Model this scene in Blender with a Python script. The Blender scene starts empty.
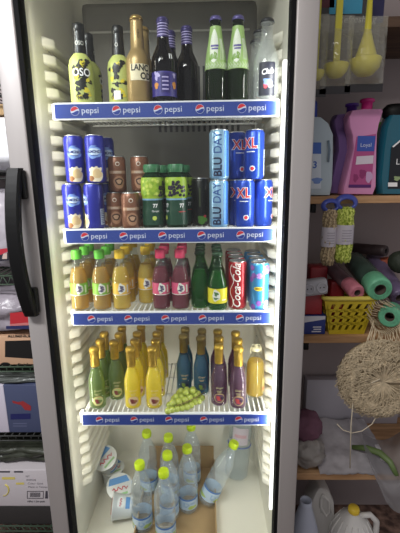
import bpy, bmesh, math, random
from mathutils import Vector, Matrix, noise
random.seed(7)
C = bpy.context.scene.collection
PI = math.pi
S = bpy.context.scene

# ------------------------------------------------------------------ camera
ZC = 1.56
CAM = Vector((0.100, -1.042, ZC))
YAW, PITCH, ROLL, F = -0.01864, -0.22185, -0.01355, 385.0
def cam_axes():
    cy, sy, cp, sp = math.cos(YAW), math.sin(YAW), math.cos(PITCH), math.sin(PITCH)
    f = Vector((sy*cp, cy*cp, sp)); r = Vector((cy, -sy, 0)); u = r.cross(f)
    c, s = math.cos(ROLL), math.sin(ROLL)
    return c*r + s*u, -s*r + c*u, f
RX, UP, FW = cam_axes()
cd = bpy.data.cameras.new('camera'); cam = bpy.data.objects.new('camera', cd); C.objects.link(cam)
m = Matrix((RX, UP, -FW)).transposed().to_4x4(); m.translation = CAM
cam.matrix_world = m
cd.sensor_fit = 'VERTICAL'; cd.sensor_height = 36; cd.sensor_width = 36*400/533; cd.lens = 36*F/533; cd.clip_start = .02
S.camera = cam
def ray(px, py): return RX*((px-200)/F) + UP*((266.5-py)/F) + FW
def at(px, py, y):
    d = ray(px, py); return CAM + d*((y-CAM.y)/d.y)
def on(px, py, z):
    d = ray(px, py); return CAM + d*((z-CAM.z)/d.z)
def xat(px, y, z):
    k = (px-200)/F; q = Vector((0, y, z)) - Vector((CAM.x, CAM.y, CAM.z))
    return (k*FW.dot(q) - RX.dot(q))/(RX.x - k*FW.x)

# ------------------------------------------------------------------ materials
def lin(c):
    return tuple(((v/255)/12.92 if v/255 <= .04045 else ((v/255+.055)/1.055)**2.4) for v in c)
MATS = {}
def newmat(name):
    mt = bpy.data.materials.new(name); mt.use_nodes = True; MATS[name] = mt
    nt = mt.node_tree; nt.nodes.clear()
    out = nt.nodes.new('ShaderNodeOutputMaterial')
    return mt, nt, out
def P(name, rgb, rough=.5, metal=0., spec=.5, noise_amt=0., scale=30., bump=0., rgb2=None, coat=0., trans=0., stretch=None):
    if name in MATS: return MATS[name]
    mt, nt, out = newmat(name)
    b = nt.nodes.new('ShaderNodeBsdfPrincipled'); nt.links.new(b.outputs[0], out.inputs[0])
    c = lin(rgb)
    b.inputs['Base Color'].default_value = (*c, 1); b.inputs['Roughness'].default_value = rough
    b.inputs['Metallic'].default_value = metal; b.inputs['Specular IOR Level'].default_value = spec
    b.inputs['Coat Weight'].default_value = coat
    if noise_amt or rgb2 or bump:
        tc = nt.nodes.new('ShaderNodeTexCoord'); no = nt.nodes.new('ShaderNodeTexNoise')
        no.inputs['Scale'].default_value = scale; no.inputs['Detail'].default_value = 5
        if stretch:
            mp = nt.nodes.new('ShaderNodeMapping'); mp.inputs['Scale'].default_value = stretch
            nt.links.new(tc.outputs['Object'], mp.inputs[0]); nt.links.new(mp.outputs[0], no.inputs['Vector'])
        else: nt.links.new(tc.outputs['Object'], no.inputs['Vector'])
        if noise_amt or rgb2:
            rp = nt.nodes.new('ShaderNodeValToRGB')
            c2 = lin(rgb2) if rgb2 else tuple(v*(1-noise_amt) for v in c)
            rp.color_ramp.elements[0].position = .35; rp.color_ramp.elements[0].color = (*c2, 1)
            rp.color_ramp.elements[1].position = .65; rp.color_ramp.elements[1].color = (*c, 1)
            nt.links.new(no.outputs[0], rp.inputs[0]); nt.links.new(rp.outputs[0], b.inputs['Base Color'])
        if bump:
            bp = nt.nodes.new('ShaderNodeBump'); bp.inputs['Strength'].default_value = bump; bp.inputs['Distance'].default_value = .01
            nt.links.new(no.outputs[0], bp.inputs['Height']); nt.links.new(bp.outputs[0], b.inputs['Normal'])
    return mt
def clear(name, tint, gloss=.9, haze=0., hazecol=(230,235,240), blend=.25, rough=.04, bump=0., scale=40.):
    """see-through skin: tinted transparency, mirror sheen by angle, a little haze"""
    if name in MATS: return MATS[name]
    mt, nt, out = newmat(name)
    t = nt.nodes.new('ShaderNodeBsdfTransparent'); t.inputs[0].default_value = (*lin(tint), 1)
    g = nt.nodes.new('ShaderNodeBsdfGlossy'); g.inputs['Roughness'].default_value = rough; g.inputs[0].default_value = (gloss, gloss, gloss, 1)
    lw = nt.nodes.new('ShaderNodeLayerWeight'); lw.inputs['Blend'].default_value = .5
    pw = nt.nodes.new('ShaderNodeMath'); pw.operation = 'POWER'; pw.inputs[1].default_value = 3.2
    ml = nt.nodes.new('ShaderNodeMath'); ml.operation = 'MULTIPLY_ADD'; ml.inputs[1].default_value = min(1, blend*2.2); ml.inputs[2].default_value = .035
    ge = nt.nodes.new('ShaderNodeNewGeometry'); iv = nt.nodes.new('ShaderNodeMath'); iv.operation = 'SUBTRACT'; iv.inputs[0].default_value = 1
    fc = nt.nodes.new('ShaderNodeMath'); fc.operation = 'MULTIPLY'
    nt.links.new(lw.outputs['Facing'], pw.inputs[0]); nt.links.new(pw.outputs[0], ml.inputs[0]); nt.links.new(ge.outputs['Backfacing'], iv.inputs[1])
    nt.links.new(ml.outputs[0], fc.inputs[0]); nt.links.new(iv.outputs[0], fc.inputs[1])
    mx = nt.nodes.new('ShaderNodeMixShader')
    nt.links.new(fc.outputs[0], mx.inputs[0]); nt.links.new(t.outputs[0], mx.inputs[1]); nt.links.new(g.outputs[0], mx.inputs[2])
    last = mx
    if haze:
        d = nt.nodes.new('ShaderNodeBsdfDiffuse'); d.inputs[0].default_value = (*lin(hazecol), 1)
        m2 = nt.nodes.new('ShaderNodeMixShader'); m2.inputs[0].default_value = haze
        nt.links.new(mx.outputs[0], m2.inputs[1]); nt.links.new(d.outputs[0], m2.inputs[2]); last = m2
    if bump:
        no = nt.nodes.new('ShaderNodeTexNoise'); no.inputs['Scale'].default_value = scale
        tc = nt.nodes.new('ShaderNodeTexCoord'); nt.links.new(tc.outputs['Object'], no.inputs['Vector'])
        bp = nt.nodes.new('ShaderNodeBump'); bp.inputs['Strength'].default_value = bump; bp.inputs['Distance'].default_value = .01
        nt.links.new(no.outputs[0], bp.inputs['Height']); nt.links.new(bp.outputs[0], g.inputs['Normal']); nt.links.new(bp.outputs[0], lw.inputs['Normal'])
    nt.links.new(last.outputs[0], out.inputs[0])
    return mt
def liquid(name, rgb, clarity=.35, tint=None):
    if name in MATS: return MATS[name]
    mt, nt, out = newmat(name)
    c = (*lin(rgb), 1)
    d = nt.nodes.new('ShaderNodeBsdfDiffuse'); d.inputs[0].default_value = c
    tl = nt.nodes.new('ShaderNodeBsdfTranslucent'); tl.inputs[0].default_value = c
    a = nt.nodes.new('ShaderNodeMixShader'); a.inputs[0].default_value = .45
    nt.links.new(d.outputs[0], a.inputs[1]); nt.links.new(tl.outputs[0], a.inputs[2])
    t = nt.nodes.new('ShaderNodeBsdfTransparent'); t.inputs[0].default_value = (*lin(tint or rgb), 1)
    b = nt.nodes.new('ShaderNodeMixShader'); b.inputs[0].default_value = clarity
    nt.links.new(a.outputs[0], b.inputs[1]); nt.links.new(t.outputs[0], b.inputs[2])
    nt.links.new(b.outputs[0], out.inputs[0])
    return mt
def emit(name, rgb, st):
    mt, nt, out = newmat(name)
    e = nt.nodes.new('ShaderNodeEmission'); e.inputs[0].default_value = (*rgb, 1); e.inputs[1].default_value = st
    nt.links.new(e.outputs[0], out.inputs[0]); return mt

# ------------------------------------------------------------------ mesh builder
def spin_pt(r, a, z): return (r*math.cos(a), r*math.sin(a), z)
FRONT = -PI/2
class MB:
    def __init__(s): s.v=[]; s.f=[]; s.m=[]; s.s=[]
    def add(s, vs, fs, mi=0, smooth=False):
        o = len(s.v); s.v += [tuple(p) for p in vs]
        for f in fs: s.f.append(tuple(i+o for i in f)); s.m.append(mi); s.s.append(smooth)
        return s
    def box(s, x0, x1, y0, y1, z0, z1, mi=0, bev=0., M=None):
        bm = bmesh.new(); bmesh.ops.create_cube(bm, size=1)
        for v in bm.verts: v.co = Vector((x0+(v.co.x+.5)*(x1-x0), y0+(v.co.y+.5)*(y1-y0), z0+(v.co.z+.5)*(z1-z0)))
        if bev: bmesh.ops.bevel(bm, geom=list(bm.edges), offset=bev, segments=2, affect='EDGES', profile=.6)
        return s.bm(bm, mi, bool(bev), M)
    def bm(s, bm, mi=0, smooth=False, M=None):
        bm.verts.index_update()
        s.add([(M @ v.co if M else v.co.copy()) for v in bm.verts], [[v.index for v in f.verts] for f in bm.faces], mi, smooth)
        bm.free(); return s
    def lathe(s, prof, n=24, mi=0, a0=0., a1=2*PI, M=None, smooth=True):
        full = abs(a1-a0-2*PI) < 1e-6; k = n if full else n+1
        rings=[]; vs=[]
        for r, z in prof:
            if r < 1e-6: rings.append([len(vs)]*k); vs.append((0,0,z))
            else:
                rings.append(list(range(len(vs), len(vs)+k)))
                vs += [spin_pt(r, a0+(a1-a0)*i/n, z) for i in range(k)]
        fs=[]
        for j in range(len(prof)-1):
            if prof[j] == prof[j+1]: continue
            A, B = rings[j], rings[j+1]
            for i in range(n):
                q = (i+1) % k
                f = [A[i], A[q], B[q], B[i]]
                g = []
                for t in f:
                    if t not in g: g.append(t)
                if len(g) > 2: fs.append(g)
        if M: vs = [M @ Vector(p) for p in vs]
        return s.add(vs, fs, mi, smooth)
    def tube(s, pts, r, n=8, mi=0, cap=True, closed=False, flat=1.):
        pts = [Vector(p) for p in pts]; rs = r if isinstance(r, (list, tuple)) else [r]*len(pts)
        vs=[]; fs=[]; nrm=None
        for i, p in enumerate(pts):
            a = pts[i-1] if i else (pts[-1] if closed else p); b = pts[(i+1) % len(pts)] if (closed or i+1 < len(pts)) else p
            t = (b-a); t = t.normalized() if t.length > 1e-9 else Vector((0,0,1))
            if nrm is None: nrm = t.orthogonal().normalized()
            nrm = (nrm - t*nrm.dot(t)); nrm = nrm.normalized() if nrm.length > 1e-6 else t.orthogonal().normalized()
            bn = t.cross(nrm)
            for k in range(n):
                a_ = 2*PI*k/n
                vs.append(p + nrm*math.cos(a_)*rs[i] + bn*math.sin(a_)*rs[i]*flat)
        L = len(pts); rng = L if closed else L-1
        for i in range(rng):
            for k in range(n):
                q=(k+1)%n; j=(i+1)%L
                fs.append([i*n+k, i*n+q, j*n+q, j*n+k])
        if cap and not closed:
            fs.append(list(range(n))[::-1]); fs.append([(L-1)*n+k for k in range(n)])
        return s.add(vs, fs, mi, True)
    def grid(s, fn, nu, nv, mi=0, smooth=True, closed_u=False):
        vs=[fn(i/nu, j/nv) for j in range(nv+1) for i in range(nu+1)]
        fs=[[j*(nu+1)+i, j*(nu+1)+i+1, (j+1)*(nu+1)+i+1, (j+1)*(nu+1)+i] for j in range(nv) for i in range(nu)]
        return s.add(vs, fs, mi, smooth)
    def blob(s, fn, u0, v0, ru, rv, mi=0, wob=0., seed=0, n=18, rot=0.):
        """filled ellipse laid on the surface fn(u, v)"""
        vs=[fn(u0, v0)]; fs=[]; R=3
        for k in range(1, R+1):
            for i in range(n):
                a = 2*PI*i/n; w = 1+wob*math.sin(3*a+seed)+wob*.7*math.sin(5*a+seed*2.3)
                x, y = ru*w*math.cos(a)*k/R, rv*w*math.sin(a)*k/R
                vs.append(fn(u0+x*math.cos(rot)-y*math.sin(rot), v0+x*math.sin(rot)+y*math.cos(rot)))
        for i in range(n):
            q=(i+1)%n; fs.append([0, 1+i, 1+q])
            for k in range(R-1): fs.append([1+k*n+i, 1+(k+1)*n+i, 1+(k+1)*n+q, 1+k*n+q])
        return s.add(vs, fs, mi, True)
    def rect(s, fn, u0, u1, v0, v1, mi=0, nu=8, nv=2):
        return s.grid(lambda a, b: fn(u0+(u1-u0)*a, v0+(v1-v0)*b), nu, nv, mi)
    def text(s, st, size, fn, u=0, v=0, mi=0, rot=0., shear=0., bold=0., wide=1., slice_=.004):
        vs, fs = text_mesh(st, shear, bold, size, wide, slice_)
        c, n_ = math.cos(rot), math.sin(rot)
        return s.add([fn(u+x*c-y*n_, v+x*n_+y*c) for x, y in vs], fs, mi, False)
    def build(s, name, mats, parent=None, loc=None, rot=None):
        me = bpy.data.meshes.new(name); me.from_pydata(s.v, [], s.f); 
        for mt in (mats if isinstance(mats, (list, tuple)) else [mats]): me.materials.append(mt)
        me.polygons.foreach_set('material_index', s.m); me.polygons.foreach_set('use_smooth', s.s); me.update()
        o = bpy.data.objects.new(name, me); C.objects.link(o)
        if parent: o.parent = parent
        if loc is not None: o.location = loc
        if rot is not None: o.rotation_euler = rot
        return o
TXT = {}
def text_mesh(st, shear, bold, size, wide, sl):
    key = (st, shear, bold, size, wide, sl)
    if key in TXT: return TXT[key]
    cu = bpy.data.curves.new('t', 'FONT'); cu.body = st; cu.size = size; cu.shear = shear; cu.offset = bold*size
    cu.align_x = 'CENTER'; cu.align_y = 'CENTER'; cu.resolution_u = 3
    o = bpy.data.objects.new('t', cu); C.objects.link(o)
    bpy.context.view_layer.update()
    me = bpy.data.meshes.new_from_object(o.evaluated_get(bpy.context.evaluated_depsgraph_get()))
    bm = bmesh.new(); bm.from_mesh(me)
    for v in bm.verts: v.co.x *= wide
    if bm.verts:
        for ax in (0, 1):
            lo = min(v.co[ax] for v in bm.verts); hi = max(v.co[ax] for v in bm.verts)
            x = lo+sl
            while x < hi:
                nrm = [0,0,0]; nrm[ax] = 1; co = [0,0,0]; co[ax] = x
                bmesh.ops.bisect_plane(bm, geom=bm.verts[:]+bm.edges[:]+bm.faces[:], plane_co=co, plane_no=nrm); x += sl
    bm.verts.index_update()
    r = ([(v.co.x, v.co.y) for v in bm.verts], [[v.index for v in f.verts] for f in bm.faces])
    bm.free(); bpy.data.objects.remove(o); bpy.data.curves.remove(cu); bpy.data.meshes.remove(me)
    TXT[key] = r; return r
def surf(prof, off=.0005, ang=FRONT, rref=None):
    """(u, v) -> point on the turned profile; u is arc length at the reference radius from the front"""
    pr = sorted(set(prof), key=lambda p: p[1]); rr = rref or max(p[0] for p in pr)
    def fn(u, v):
        r = pr[0][0]
        for (r0, z0), (r1, z1) in zip(pr, pr[1:]):
            if z0 <= v <= z1: r = r0 + (r1-r0)*((v-z0)/(z1-z0) if z1 > z0 else 0); break
            if v > z1: r = r1
        return spin_pt(r+off, ang+u/rr, v)
    return fn
def flat(o, ux, vx):
    o, ux, vx = Vector(o), Vector(ux), Vector(vx)
    return lambda u, v: o + ux*u + vx*v
def tag(o, label, cat, group=None, kind=None):
    if label: o['label'] = label
    if cat: o['category'] = cat
    if group: o['group'] = group
    if kind: o['kind'] = kind
    return o
def empty(name, loc=(0,0,0), rz=0.):
    o = bpy.data.objects.new(name, None); o.empty_display_size = .02; C.objects.link(o); o.location = loc; o.rotation_euler = (0,0,rz); return o
def thing(name, label, cat, group=None, loc=(0,0,0), rz=0.): return tag(empty(name, loc, rz), label, cat, group)
def struct(name, mb, mats):
    o = mb.build(name, mats); o['kind'] = 'structure'; return o
def copy_tree(o, parent=None):
    c = o.copy(); C.objects.link(c)
    if parent: c.parent = parent
    for ch in list(o.children): copy_tree(ch, c)
    return c
USED = set()
def place(proto, loc, rz, label, cat, group, tilt=None):
    if proto.name in USED: o = copy_tree(proto)
    else: o = proto; USED.add(proto.name)
    o.location = loc
    if tilt is None and abs(rz) < .5: rz += .85*math.atan2(.1-loc[0], 1.042+loc[1])
    if tilt is None: o.rotation_euler = (0,0,rz)
    else:
        o.rotation_mode = 'QUATERNION'
        q = Vector((0,0,1)).rotation_difference(Vector(tilt).normalized())
        o.rotation_quaternion = q @ Matrix.Rotation(rz, 3, 'Z').to_quaternion()
    return tag(o, label, cat, group)

# ------------------------------------------------------------------ room
ZFLOOR = 0.
wallm = P('wall_paint', (164,152,151), .85, noise_amt=.12, scale=4)
mb = MB(); mb.box(-1.6, 2.0, .55, .62, 0, 2.9); struct('wall_back', mb, wallm)
floorm, nt, out = newmat('floor_tile')
b = nt.nodes.new('ShaderNodeBsdfPrincipled'); vo = nt.nodes.new('ShaderNodeTexNoise'); vo.inputs['Scale'].default_value = 28; vo.inputs['Detail'].default_value = 8
rp = nt.nodes.new('ShaderNodeValToRGB'); rp.color_ramp.elements[0].position=.38; rp.color_ramp.elements[1].position=.68
rp.color_ramp.elements[0].color=(*lin((70,52,46)),1); rp.color_ramp.elements[1].color=(*lin((140,112,98)),1)
tc = nt.nodes.new('ShaderNodeTexCoord'); nt.links.new(tc.outputs['Object'], vo.inputs['Vector']); nt.links.new(vo.outputs[0], rp.inputs[0]); nt.links.new(rp.outputs[0], b.inputs['Base Color'])
nt.links.new(b.outputs[0], out.inputs[0]); b.inputs['Roughness'].default_value=.6
mb = MB(); mb.box(-1.6, 2.0, -2.6, .62, -.06, 0); struct('floor', mb, floorm)
mb = MB(); mb.box(-1.6, 2.0, -2.6, .62, 2.9, 2.96); struct('ceiling', mb, P('ceiling_paint', (225,222,216), .9))

# ------------------------------------------------------------------ fridge
steel = P('brushed_frame', (172,167,165), .42, metal=.15, noise_amt=.08, scale=14, stretch=(1,1,.06))
black = P('black_rubber', (14,14,16), .85, spec=.2)
blackgloss = P('black_plastic', (9,9,10), .5, spec=.25)
linerm = P('liner_plastic', (238,234,220), .45, noise_amt=.04, scale=6)
darkpanel = P('evaporator_grey', (112,110,104), .5, noise_amt=.1, scale=12)
slotm = P('slot_dark', (40,40,40), .8)
wirem = P('white_wire', (226,226,222), .35)
white = P('white_print', (240,240,240), .5)
XL_, XR_ = -.335, .305
Zf, Zt = ZC-1.212, ZC+.60
fridge = thing('display_fridge', 'tall silver glass door drinks fridge with black handle, filled with bottles and cans', 'fridge', loc=(0,0,0))
mb = MB()
mb.box(-.385, XL_-.004, -.028, .5, .06, ZC+.75); mb.box(XR_+.004, .358, -.028, .5, .06, ZC+.75)
mb.box(XL_-.004, XR_+.004, .47, .5, .06, ZC+.75); mb.box(XL_-.004, XR_+.004, -.028, .47, Zt+.01, ZC+.75); mb.box(XL_-.004, XR_+.004, -.028, .47, .06, Zf-.012)
for fx in (-.33, .30):
    for fy in (.03, .43): mb.box(fx-.025, fx+.025, fy-.025, fy+.025, 0, .06)
mb.build('cabinet', P('cabinet_grey', (150,150,150), .5), fridge)
# liner: five inner faces with thickness
mb = MB()
mb.box(XL_-.003, XL_, -.026, .43, Zf, Zt); mb.box(XR_, XR_+.003, -.026, .43, Zf, Zt)
mb.box(XL_, XR_, .43, .433, Zf, Zt); mb.box(XL_-.003, XR_+.003, -.026, .433, Zt, Zt+.003); mb.box(XL_-.003, XR_+.003, -.026, .433, Zf-.003, Zf)
# rounded inner back corners
for sx, x in ((1, XL_), (-1, XR_)):
    mb.grid(lambda a, b, sx=sx, x=x: (x+sx*.06*(1-math.cos(a*PI/2)), .43-.06*(1-math.sin(a*PI/2)), Zf+(Zt-Zf)*b), 8, 1)
mb.grid(lambda a, b: (XL_+(XR_-XL_)*b, .43-.05*(1-math.sin(a*PI/2)), Zf+.05*(1-math.cos(a*PI/2))), 8, 1)
mb.build('inner_liner', linerm, fridge)
# moulded shelf ledges on both side walls
for sx, x in ((1, XL_), (-1, XR_)):
    mb = MB(); k = 0
    z = ZC-1.02
    while z < ZC+.37:
        d = .024 if sx > 0 else .020
        M = Matrix.Translation((x, 0, z))
        def led(a, b, d=d, sx=sx, z=z, x=x):
            y = .085 + .29*b; e = min(1, min(b/.05, (1-b)/.05)); e = math.sin(max(e, .0)*PI/2)
            t = a*PI
            return (x+sx*(d*e*min(1, 1.5*math.sin(t))), y, z-.0135*math.cos(t))
        mb.grid(led if sx > 0 else (lambda a, b: led(1-a, b)), 8, 16)
        z += .042
    mb.build('shelf_ledges', linerm, fridge)
# evaporator cover with grille
mb = MB(); mb.box(-.30, .27, .342, .428, ZC-.22, ZC+.56, 0, .02)
for i in range(15): mb.box(-.06+i*.019, -.051+i*.019, .3405, .343, ZC+.16, ZC+.365, 1)
for i in range(12): mb.box(-.2+i*.03, -.18+i*.03, .3405, .343, ZC-.14, ZC-.12, 1)
mb.box(-.275, .245, .340, .345, ZC+.468, ZC+.474, 2)
mb.build('evaporator_cover', [darkpanel, slotm, P('panel_edge', (165,163,156), .5)], fridge)
ledw = emit('led_warm', (1, .95, .82), 2.5); ledc = emit('led_cool', (1, .98, .95), 3.)
led_d = P('led_housing', (235,235,230), .4)
for nm, x0, x1, y0, y1, mt in (('light_tube', -.3345, -.3305, -.025, -.011, ledw), ('light_tube', .290, .2995, -.022, -.010, ledc)):
    mb = MB(); mb.box(x0, x1, y0, y1, ZC-1.02, ZC+(.48 if x0 < 0 else .28), 0, .001); mb.build(nm, mt, fridge)
# door: frame mesh with glass, gasket and handle as sub-parts
dz0, dz1 = ZC-1.27, ZC+.68
mb = MB()
mb.box(-.384, -.334, -.07, -.032, dz0, dz1, 0, .004); mb.box(.307, .359, -.07, -.032, dz0, dz1, 0, .004)
mb.box(-.336, .309, -.069, -.033, dz1-.055, dz1-.001, 0, .003); mb.box(-.336, .309, -.069, -.033, dz0+.001, dz0+.05, 0, .003)
door = mb.build('door', steel, fridge)
mb = MB()
for x0, x1 in ((-.3345, -.323), (.297, .3075)): mb.box(x0, x1, -.066, -.029, dz0+.05, dz1-.055)
mb.box(-.323, .297, -.066, -.029, dz1-.066, dz1-.055); mb.box(-.323, .297, -.066, -.029, dz0+.05, dz0+.061)
mb.build('gasket', black, door)
mb = MB(); mb.box(-.3225, .2965, -.052, -.047, dz0+.0615, dz1-.0665)
mb.build('glass_pane', clear('door_glass', (251,253,252), .6, haze=.006, blend=.06, rough=.02), door)
mb = MB()
hz0, hz1 = at(36, 316, -.09).z, at(21, 168, -.09).z
pts=[]; rs=[]
N=20
for i in range(N+1):
    t = i/N; z = hz1+(hz0-hz1)*t
    pts.append((-.364-.004*math.sin(t*PI), -.085-.036*math.sin(t*PI)**.8, z))
hw=.0175
vs=[]; fs=[]
for (x, y, z) in pts:
    for dx, dy in ((-1,-.5), (-.75,-1), (.75,-1), (1,-.5), (1,.7), (-1,.7)): vs.append((x+dx*hw, y+dy*.011, z))
for i in range(N):
    for k in range(6):
        q=(k+1)%6; fs.append([i*6+k, (i+1)*6+k, (i+1)*6+q, i*6+q])
fs.append([0,1,2,3,4,5]); fs.append([N*6+k for k in (5,4,3,2,1,0)])
mb.add(vs, fs, 0, False)
mb.box(-.372, -.343, -.09, -.0705, hz1-.075, hz1-.004, 0, .006); mb.box(-.372, -.345, -.09, -.0705, hz0+.004, hz0+.075, 0, .006)
mb.build('handle', blackgloss, door)
# ------------------------------------------------------------------ wire shelves with blue price strips
stripblue = P('strip_blue', (44,66,146), .35, coat=.3)
stripedge = P('strip_edge', (222,224,228), .35)
logored = P('logo_red', (200,36,52), .4); logoblue = P('logo_blue', (24,52,140), .4)
SZ = {1: ZC+.190, 2: ZC-.131, 3: ZC-.3685, 4: ZC-.693}
ORD = {1: 'top', 2: 'second', 3: 'third', 4: 'lowest'}
HOLD = {1: 'holding beer and mixer bottles', 2: 'holding stacked cans', 3: 'holding capped juice bottles and cola cans', 4: 'holding gold foil topped bottles and grapes'}
def logo(mb, x, z):
    fn = flat((x, -.0075, z), (1,0,0), (0,0,1)); fn2 = flat((x, -.0079, z), (1,0,0), (0,0,1)); R=.0112
    n=24
    mb.add([fn(R*math.cos(2*PI*i/n), R*math.sin(2*PI*i/n)) for i in range(n)], [list(range(n))], 2)
    def wave(u, sgn): return sgn*.0018 + .0025*math.sin(u/R*2.2)
    for sgn, mi in ((1, 3), (-1, 4)):
        K=16; r=R*.93; vs=[]; fs=[]
        for i in range(K+1):
            u = -r+2*r*i/K; e = math.sqrt(max(0, r*r-u*u)); w = max(-e, min(e, wave(u, sgn)))
            vs += [fn2(u, w), fn2(u, sgn*e)]
        for i in range(K):
            q=[2*i, 2*i+2, 2*i+3, 2*i+1]; fs.append(q if sgn > 0 else q[::-1])
        mb.add(vs, fs, mi)
    mb.text('pepsi', .0208, fn, R+.0275, .0005, 2, wide=1.05, slice_=.05)
for k in (1,2,3,4):
    z = SZ[k]; sh = thing('wire_shelf', f'{ORD[k]} white wire fridge shelf with blue price strip, {HOLD[k]}', 'shelf', 'wire shelves in the fridge', (0,0,0))
    mb = MB()
    for i in range(36):
        x = -.275+.55*i/35; mb.tube([(x, .012, z-.003), (x, .335, z-.003)], .0021, 6)
    for y in (.014, .12, .23, .334): mb.tube([(-.283, y, z-.0075), (.275, y, z-.0075)], .0032, 6)
    for x in (-.283, .275): mb.tube([(x, .012, z-.006), (x, .335, z-.006)], .0036, 6)
    mb.build('wire_grid', wirem, sh)
    mb = MB(); zt = z+.0045; zb = zt-.041
    mb.box(-.285, .285, -.006, .004, zb, zt, 1, .001)
    mb.box(-.2835, .2835, -.0068, -.0055, zb+.003, zt-.004, 0)
    for i in range(5): logo(mb, -.285+.57*(.094+.1855*i), (zb+zt)/2)
    mb.build('price_strip', [stripblue, stripedge, P('strip_print', (206,212,232), .5), logored, logoblue], sh)
    for x in (-.291, .279):
        mb = MB(); mb.box(x-.003, x+.009, .004, .02, zb+.002, zt, 0, .002); mb.build('end_clip', stripedge, sh)

# ------------------------------------------------------------------ product kinds
glassclear = clear('clear_glass', (246,250,250), .9, haze=.03, blend=.3)
def hof(py, y, z0, px=150): return at(px, py, y).z - z0
def bottle_prof(H, pts): return [(r, t*H) for r, t in pts]
def inset(prof, d, top): 
    out=[(0, .004)]
    for r, z in prof:
        if r > d+.002 and .003 <= z <= top: out.append((r-d, max(z, .004)))
    r_last = out[-1][0]
    # cut at fill line
    fn = surf(prof, -d); rr = Vector(fn(0, top)).xy.length
    out.append((rr, top)); out.append((rr, top)); out.append((0, top))
    return out
def crown(mb, r, z0, z1, mi=0):
    mb.lathe([(r*1.12, z0), (r*1.2, z0), (r*1.05, z0+(z1-z0)*.7), (r*.9, z1), (0, z1)], 20, mi)
GR = {}

# --- top shelf
OY = .05
H = hof(24, OY, SZ[1], 80)
lime = P('lime_label', (186,194,112), .4); olive=P('label_black', (30,30,26), .4); ylw=P('label_yellow', (222,206,60), .4)
blackcap = P('black_cap', (22,22,22), .3)
def oso(back):
    t = empty('tonic_bottle')
    pr = bottle_prof(H, [(0,0),(.026,0),(.030,.015),(.031,.05),(.031,.50),(.0285,.565),(.021,.62),(.0165,.645)])
    mb = MB(); mb.lathe(pr, 28, 0); fn = surf(pr, .0006)
    rr = random.Random(3)
    for i in range(20):
        mb.blob(fn, rr.uniform(-.024,.024), H*rr.uniform(.1,.55), rr.uniform(.004,.008), rr.uniform(.004,.008), 1 if i % 3 else 2, .2, i)
    fn2 = surf(pr, .001)
    if not back:
        mb.text('OSO', .026, fn2, 0, H*.4, 3, bold=.02, wide=.85); mb.text('MINT', .011, fn2, 0, H*.1, 1, bold=.03)
        mb.blob(fn, 0, H*.27, .014, .014, 1, .25, 5); mb.blob(fn, .0, H*.42, .019, .022, 1, .22, 3)
    else:
        mb.blob(fn2, 0, H*.46, .009, .013, 1, .15, 2); mb.blob(fn2, 0, H*.37, .007, .008, 1, .2, 3)
        mb.rect(fn2, -.009, .009, H*.09, H*.2, 3); mb.rect(fn2, -.012, .012, H*.28, H*.295, 1)
    mb.build('body', [lime, olive, ylw, white], t)
    mb = MB(); pc = bottle_prof(H, [(.0168,.63),(.0168,.63),(.0165,.7),(.0145,.9),(.0145,.9),(.0152,.91),(.0152,.985),(.013,1),(0,1)])
    mb.lathe(pc, 24, 0); mb.text('OSO' if not back else 'O', .014, surf(pc, .0006), 0, H*.76, 1, bold=.02, wide=.8)
    mb.build('neck_sleeve', [blackcap, P('sleeve_print', (205,205,200), .5)], t)
    return t
def X1(px, y): return xat(px, y, SZ[1])
b1, b2 = oso(False), oso(True)
g = 'bottles on the top shelf'
place(b1, (X1(84, OY), OY, SZ[1]), .05, 'lime label bottle with black neck printed OSO, front left corner of top shelf', 'bottle', g)
place(b1, (X1(84, OY)+.003, OY+.07, SZ[1]), 1.9, 'second black necked bottle half hidden behind the front left OSO bottle', 'bottle', g)
place(b2, (X1(121.5, OY+.02), OY+.02, SZ[1]), -.25, 'lime label black necked bottle turned showing bear head, left of gold bottle', 'bottle', g)
H = hof(17, OY, SZ[1], 135)
gold = P('gold_sleeve', (166,140,92), .35, metal=.35, noise_amt=.05); cream = P('cream_panel', (226,214,180), .45)
t = empty('malt_drink_bottle')
pr = bottle_prof(H, [(0,0),(.029,0),(.031,.015),(.031,.5),(.0285,.565),(.022,.615),(.0175,.655),(.0165,.8),(.0155,.94),(.0155,.94),(.0162,.95),(.0162,.985),(.0145,1),(0,1)])
mb = MB(); mb.lathe(pr, 28, 0); fn = surf(pr, .0006)
mb.rect(fn, -.029, .026, H*.28, H*.46, 1, 12); fn2 = surf(pr, .001)
mb.text('LANC', .0205, fn2, -.003, H*.415, 2, bold=.03, wide=.85); mb.text('OD', .022, fn2, .012, H*.325, 2, bold=.03, wide=.85)
mb.text('OD', .013, fn2, 0, H*.8, 2, rot=PI/2)
mb.lathe([(.0312, H*.03), (.0312, H*.06)], 24, 3)
mb.build('body', [gold, cream, olive, P('gold_dark', (140,112,66), .4, metal=.3)], t)
mb = MB(); crown(mb, .0152, H*.955, H*1.005); mb.build('crown_cap', P('gold_cap', (170,140,84), .3, metal=.7), t)
place(t, (X1(140, OY), OY, SZ[1]), .25, 'gold bottle with cream panel and black letters, left of the front purple label bottle', 'bottle', g)
place(t, (X1(146, OY+.075), OY+.075, SZ[1]), 1.2, 'gold bottle peeking out behind the front gold bottle', 'bottle', g)
H = hof(18, OY, SZ[1], 163)
brownglass = clear('dark_glass', (84,62,48), 1., haze=.25, hazecol=(26,22,24), blend=.35)
darkliq = liquid('dark_liquid', (26,18,16), .2)
purple = P('purple_label', (60,52,130), .4); purpledark = P('purple_dark', (48,40,104), .35); org = P('orange_spot', (210,140,60), .4); lav = P('lavender', (180,170,220), .4)
t = empty('malt_drink_bottle')
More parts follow.
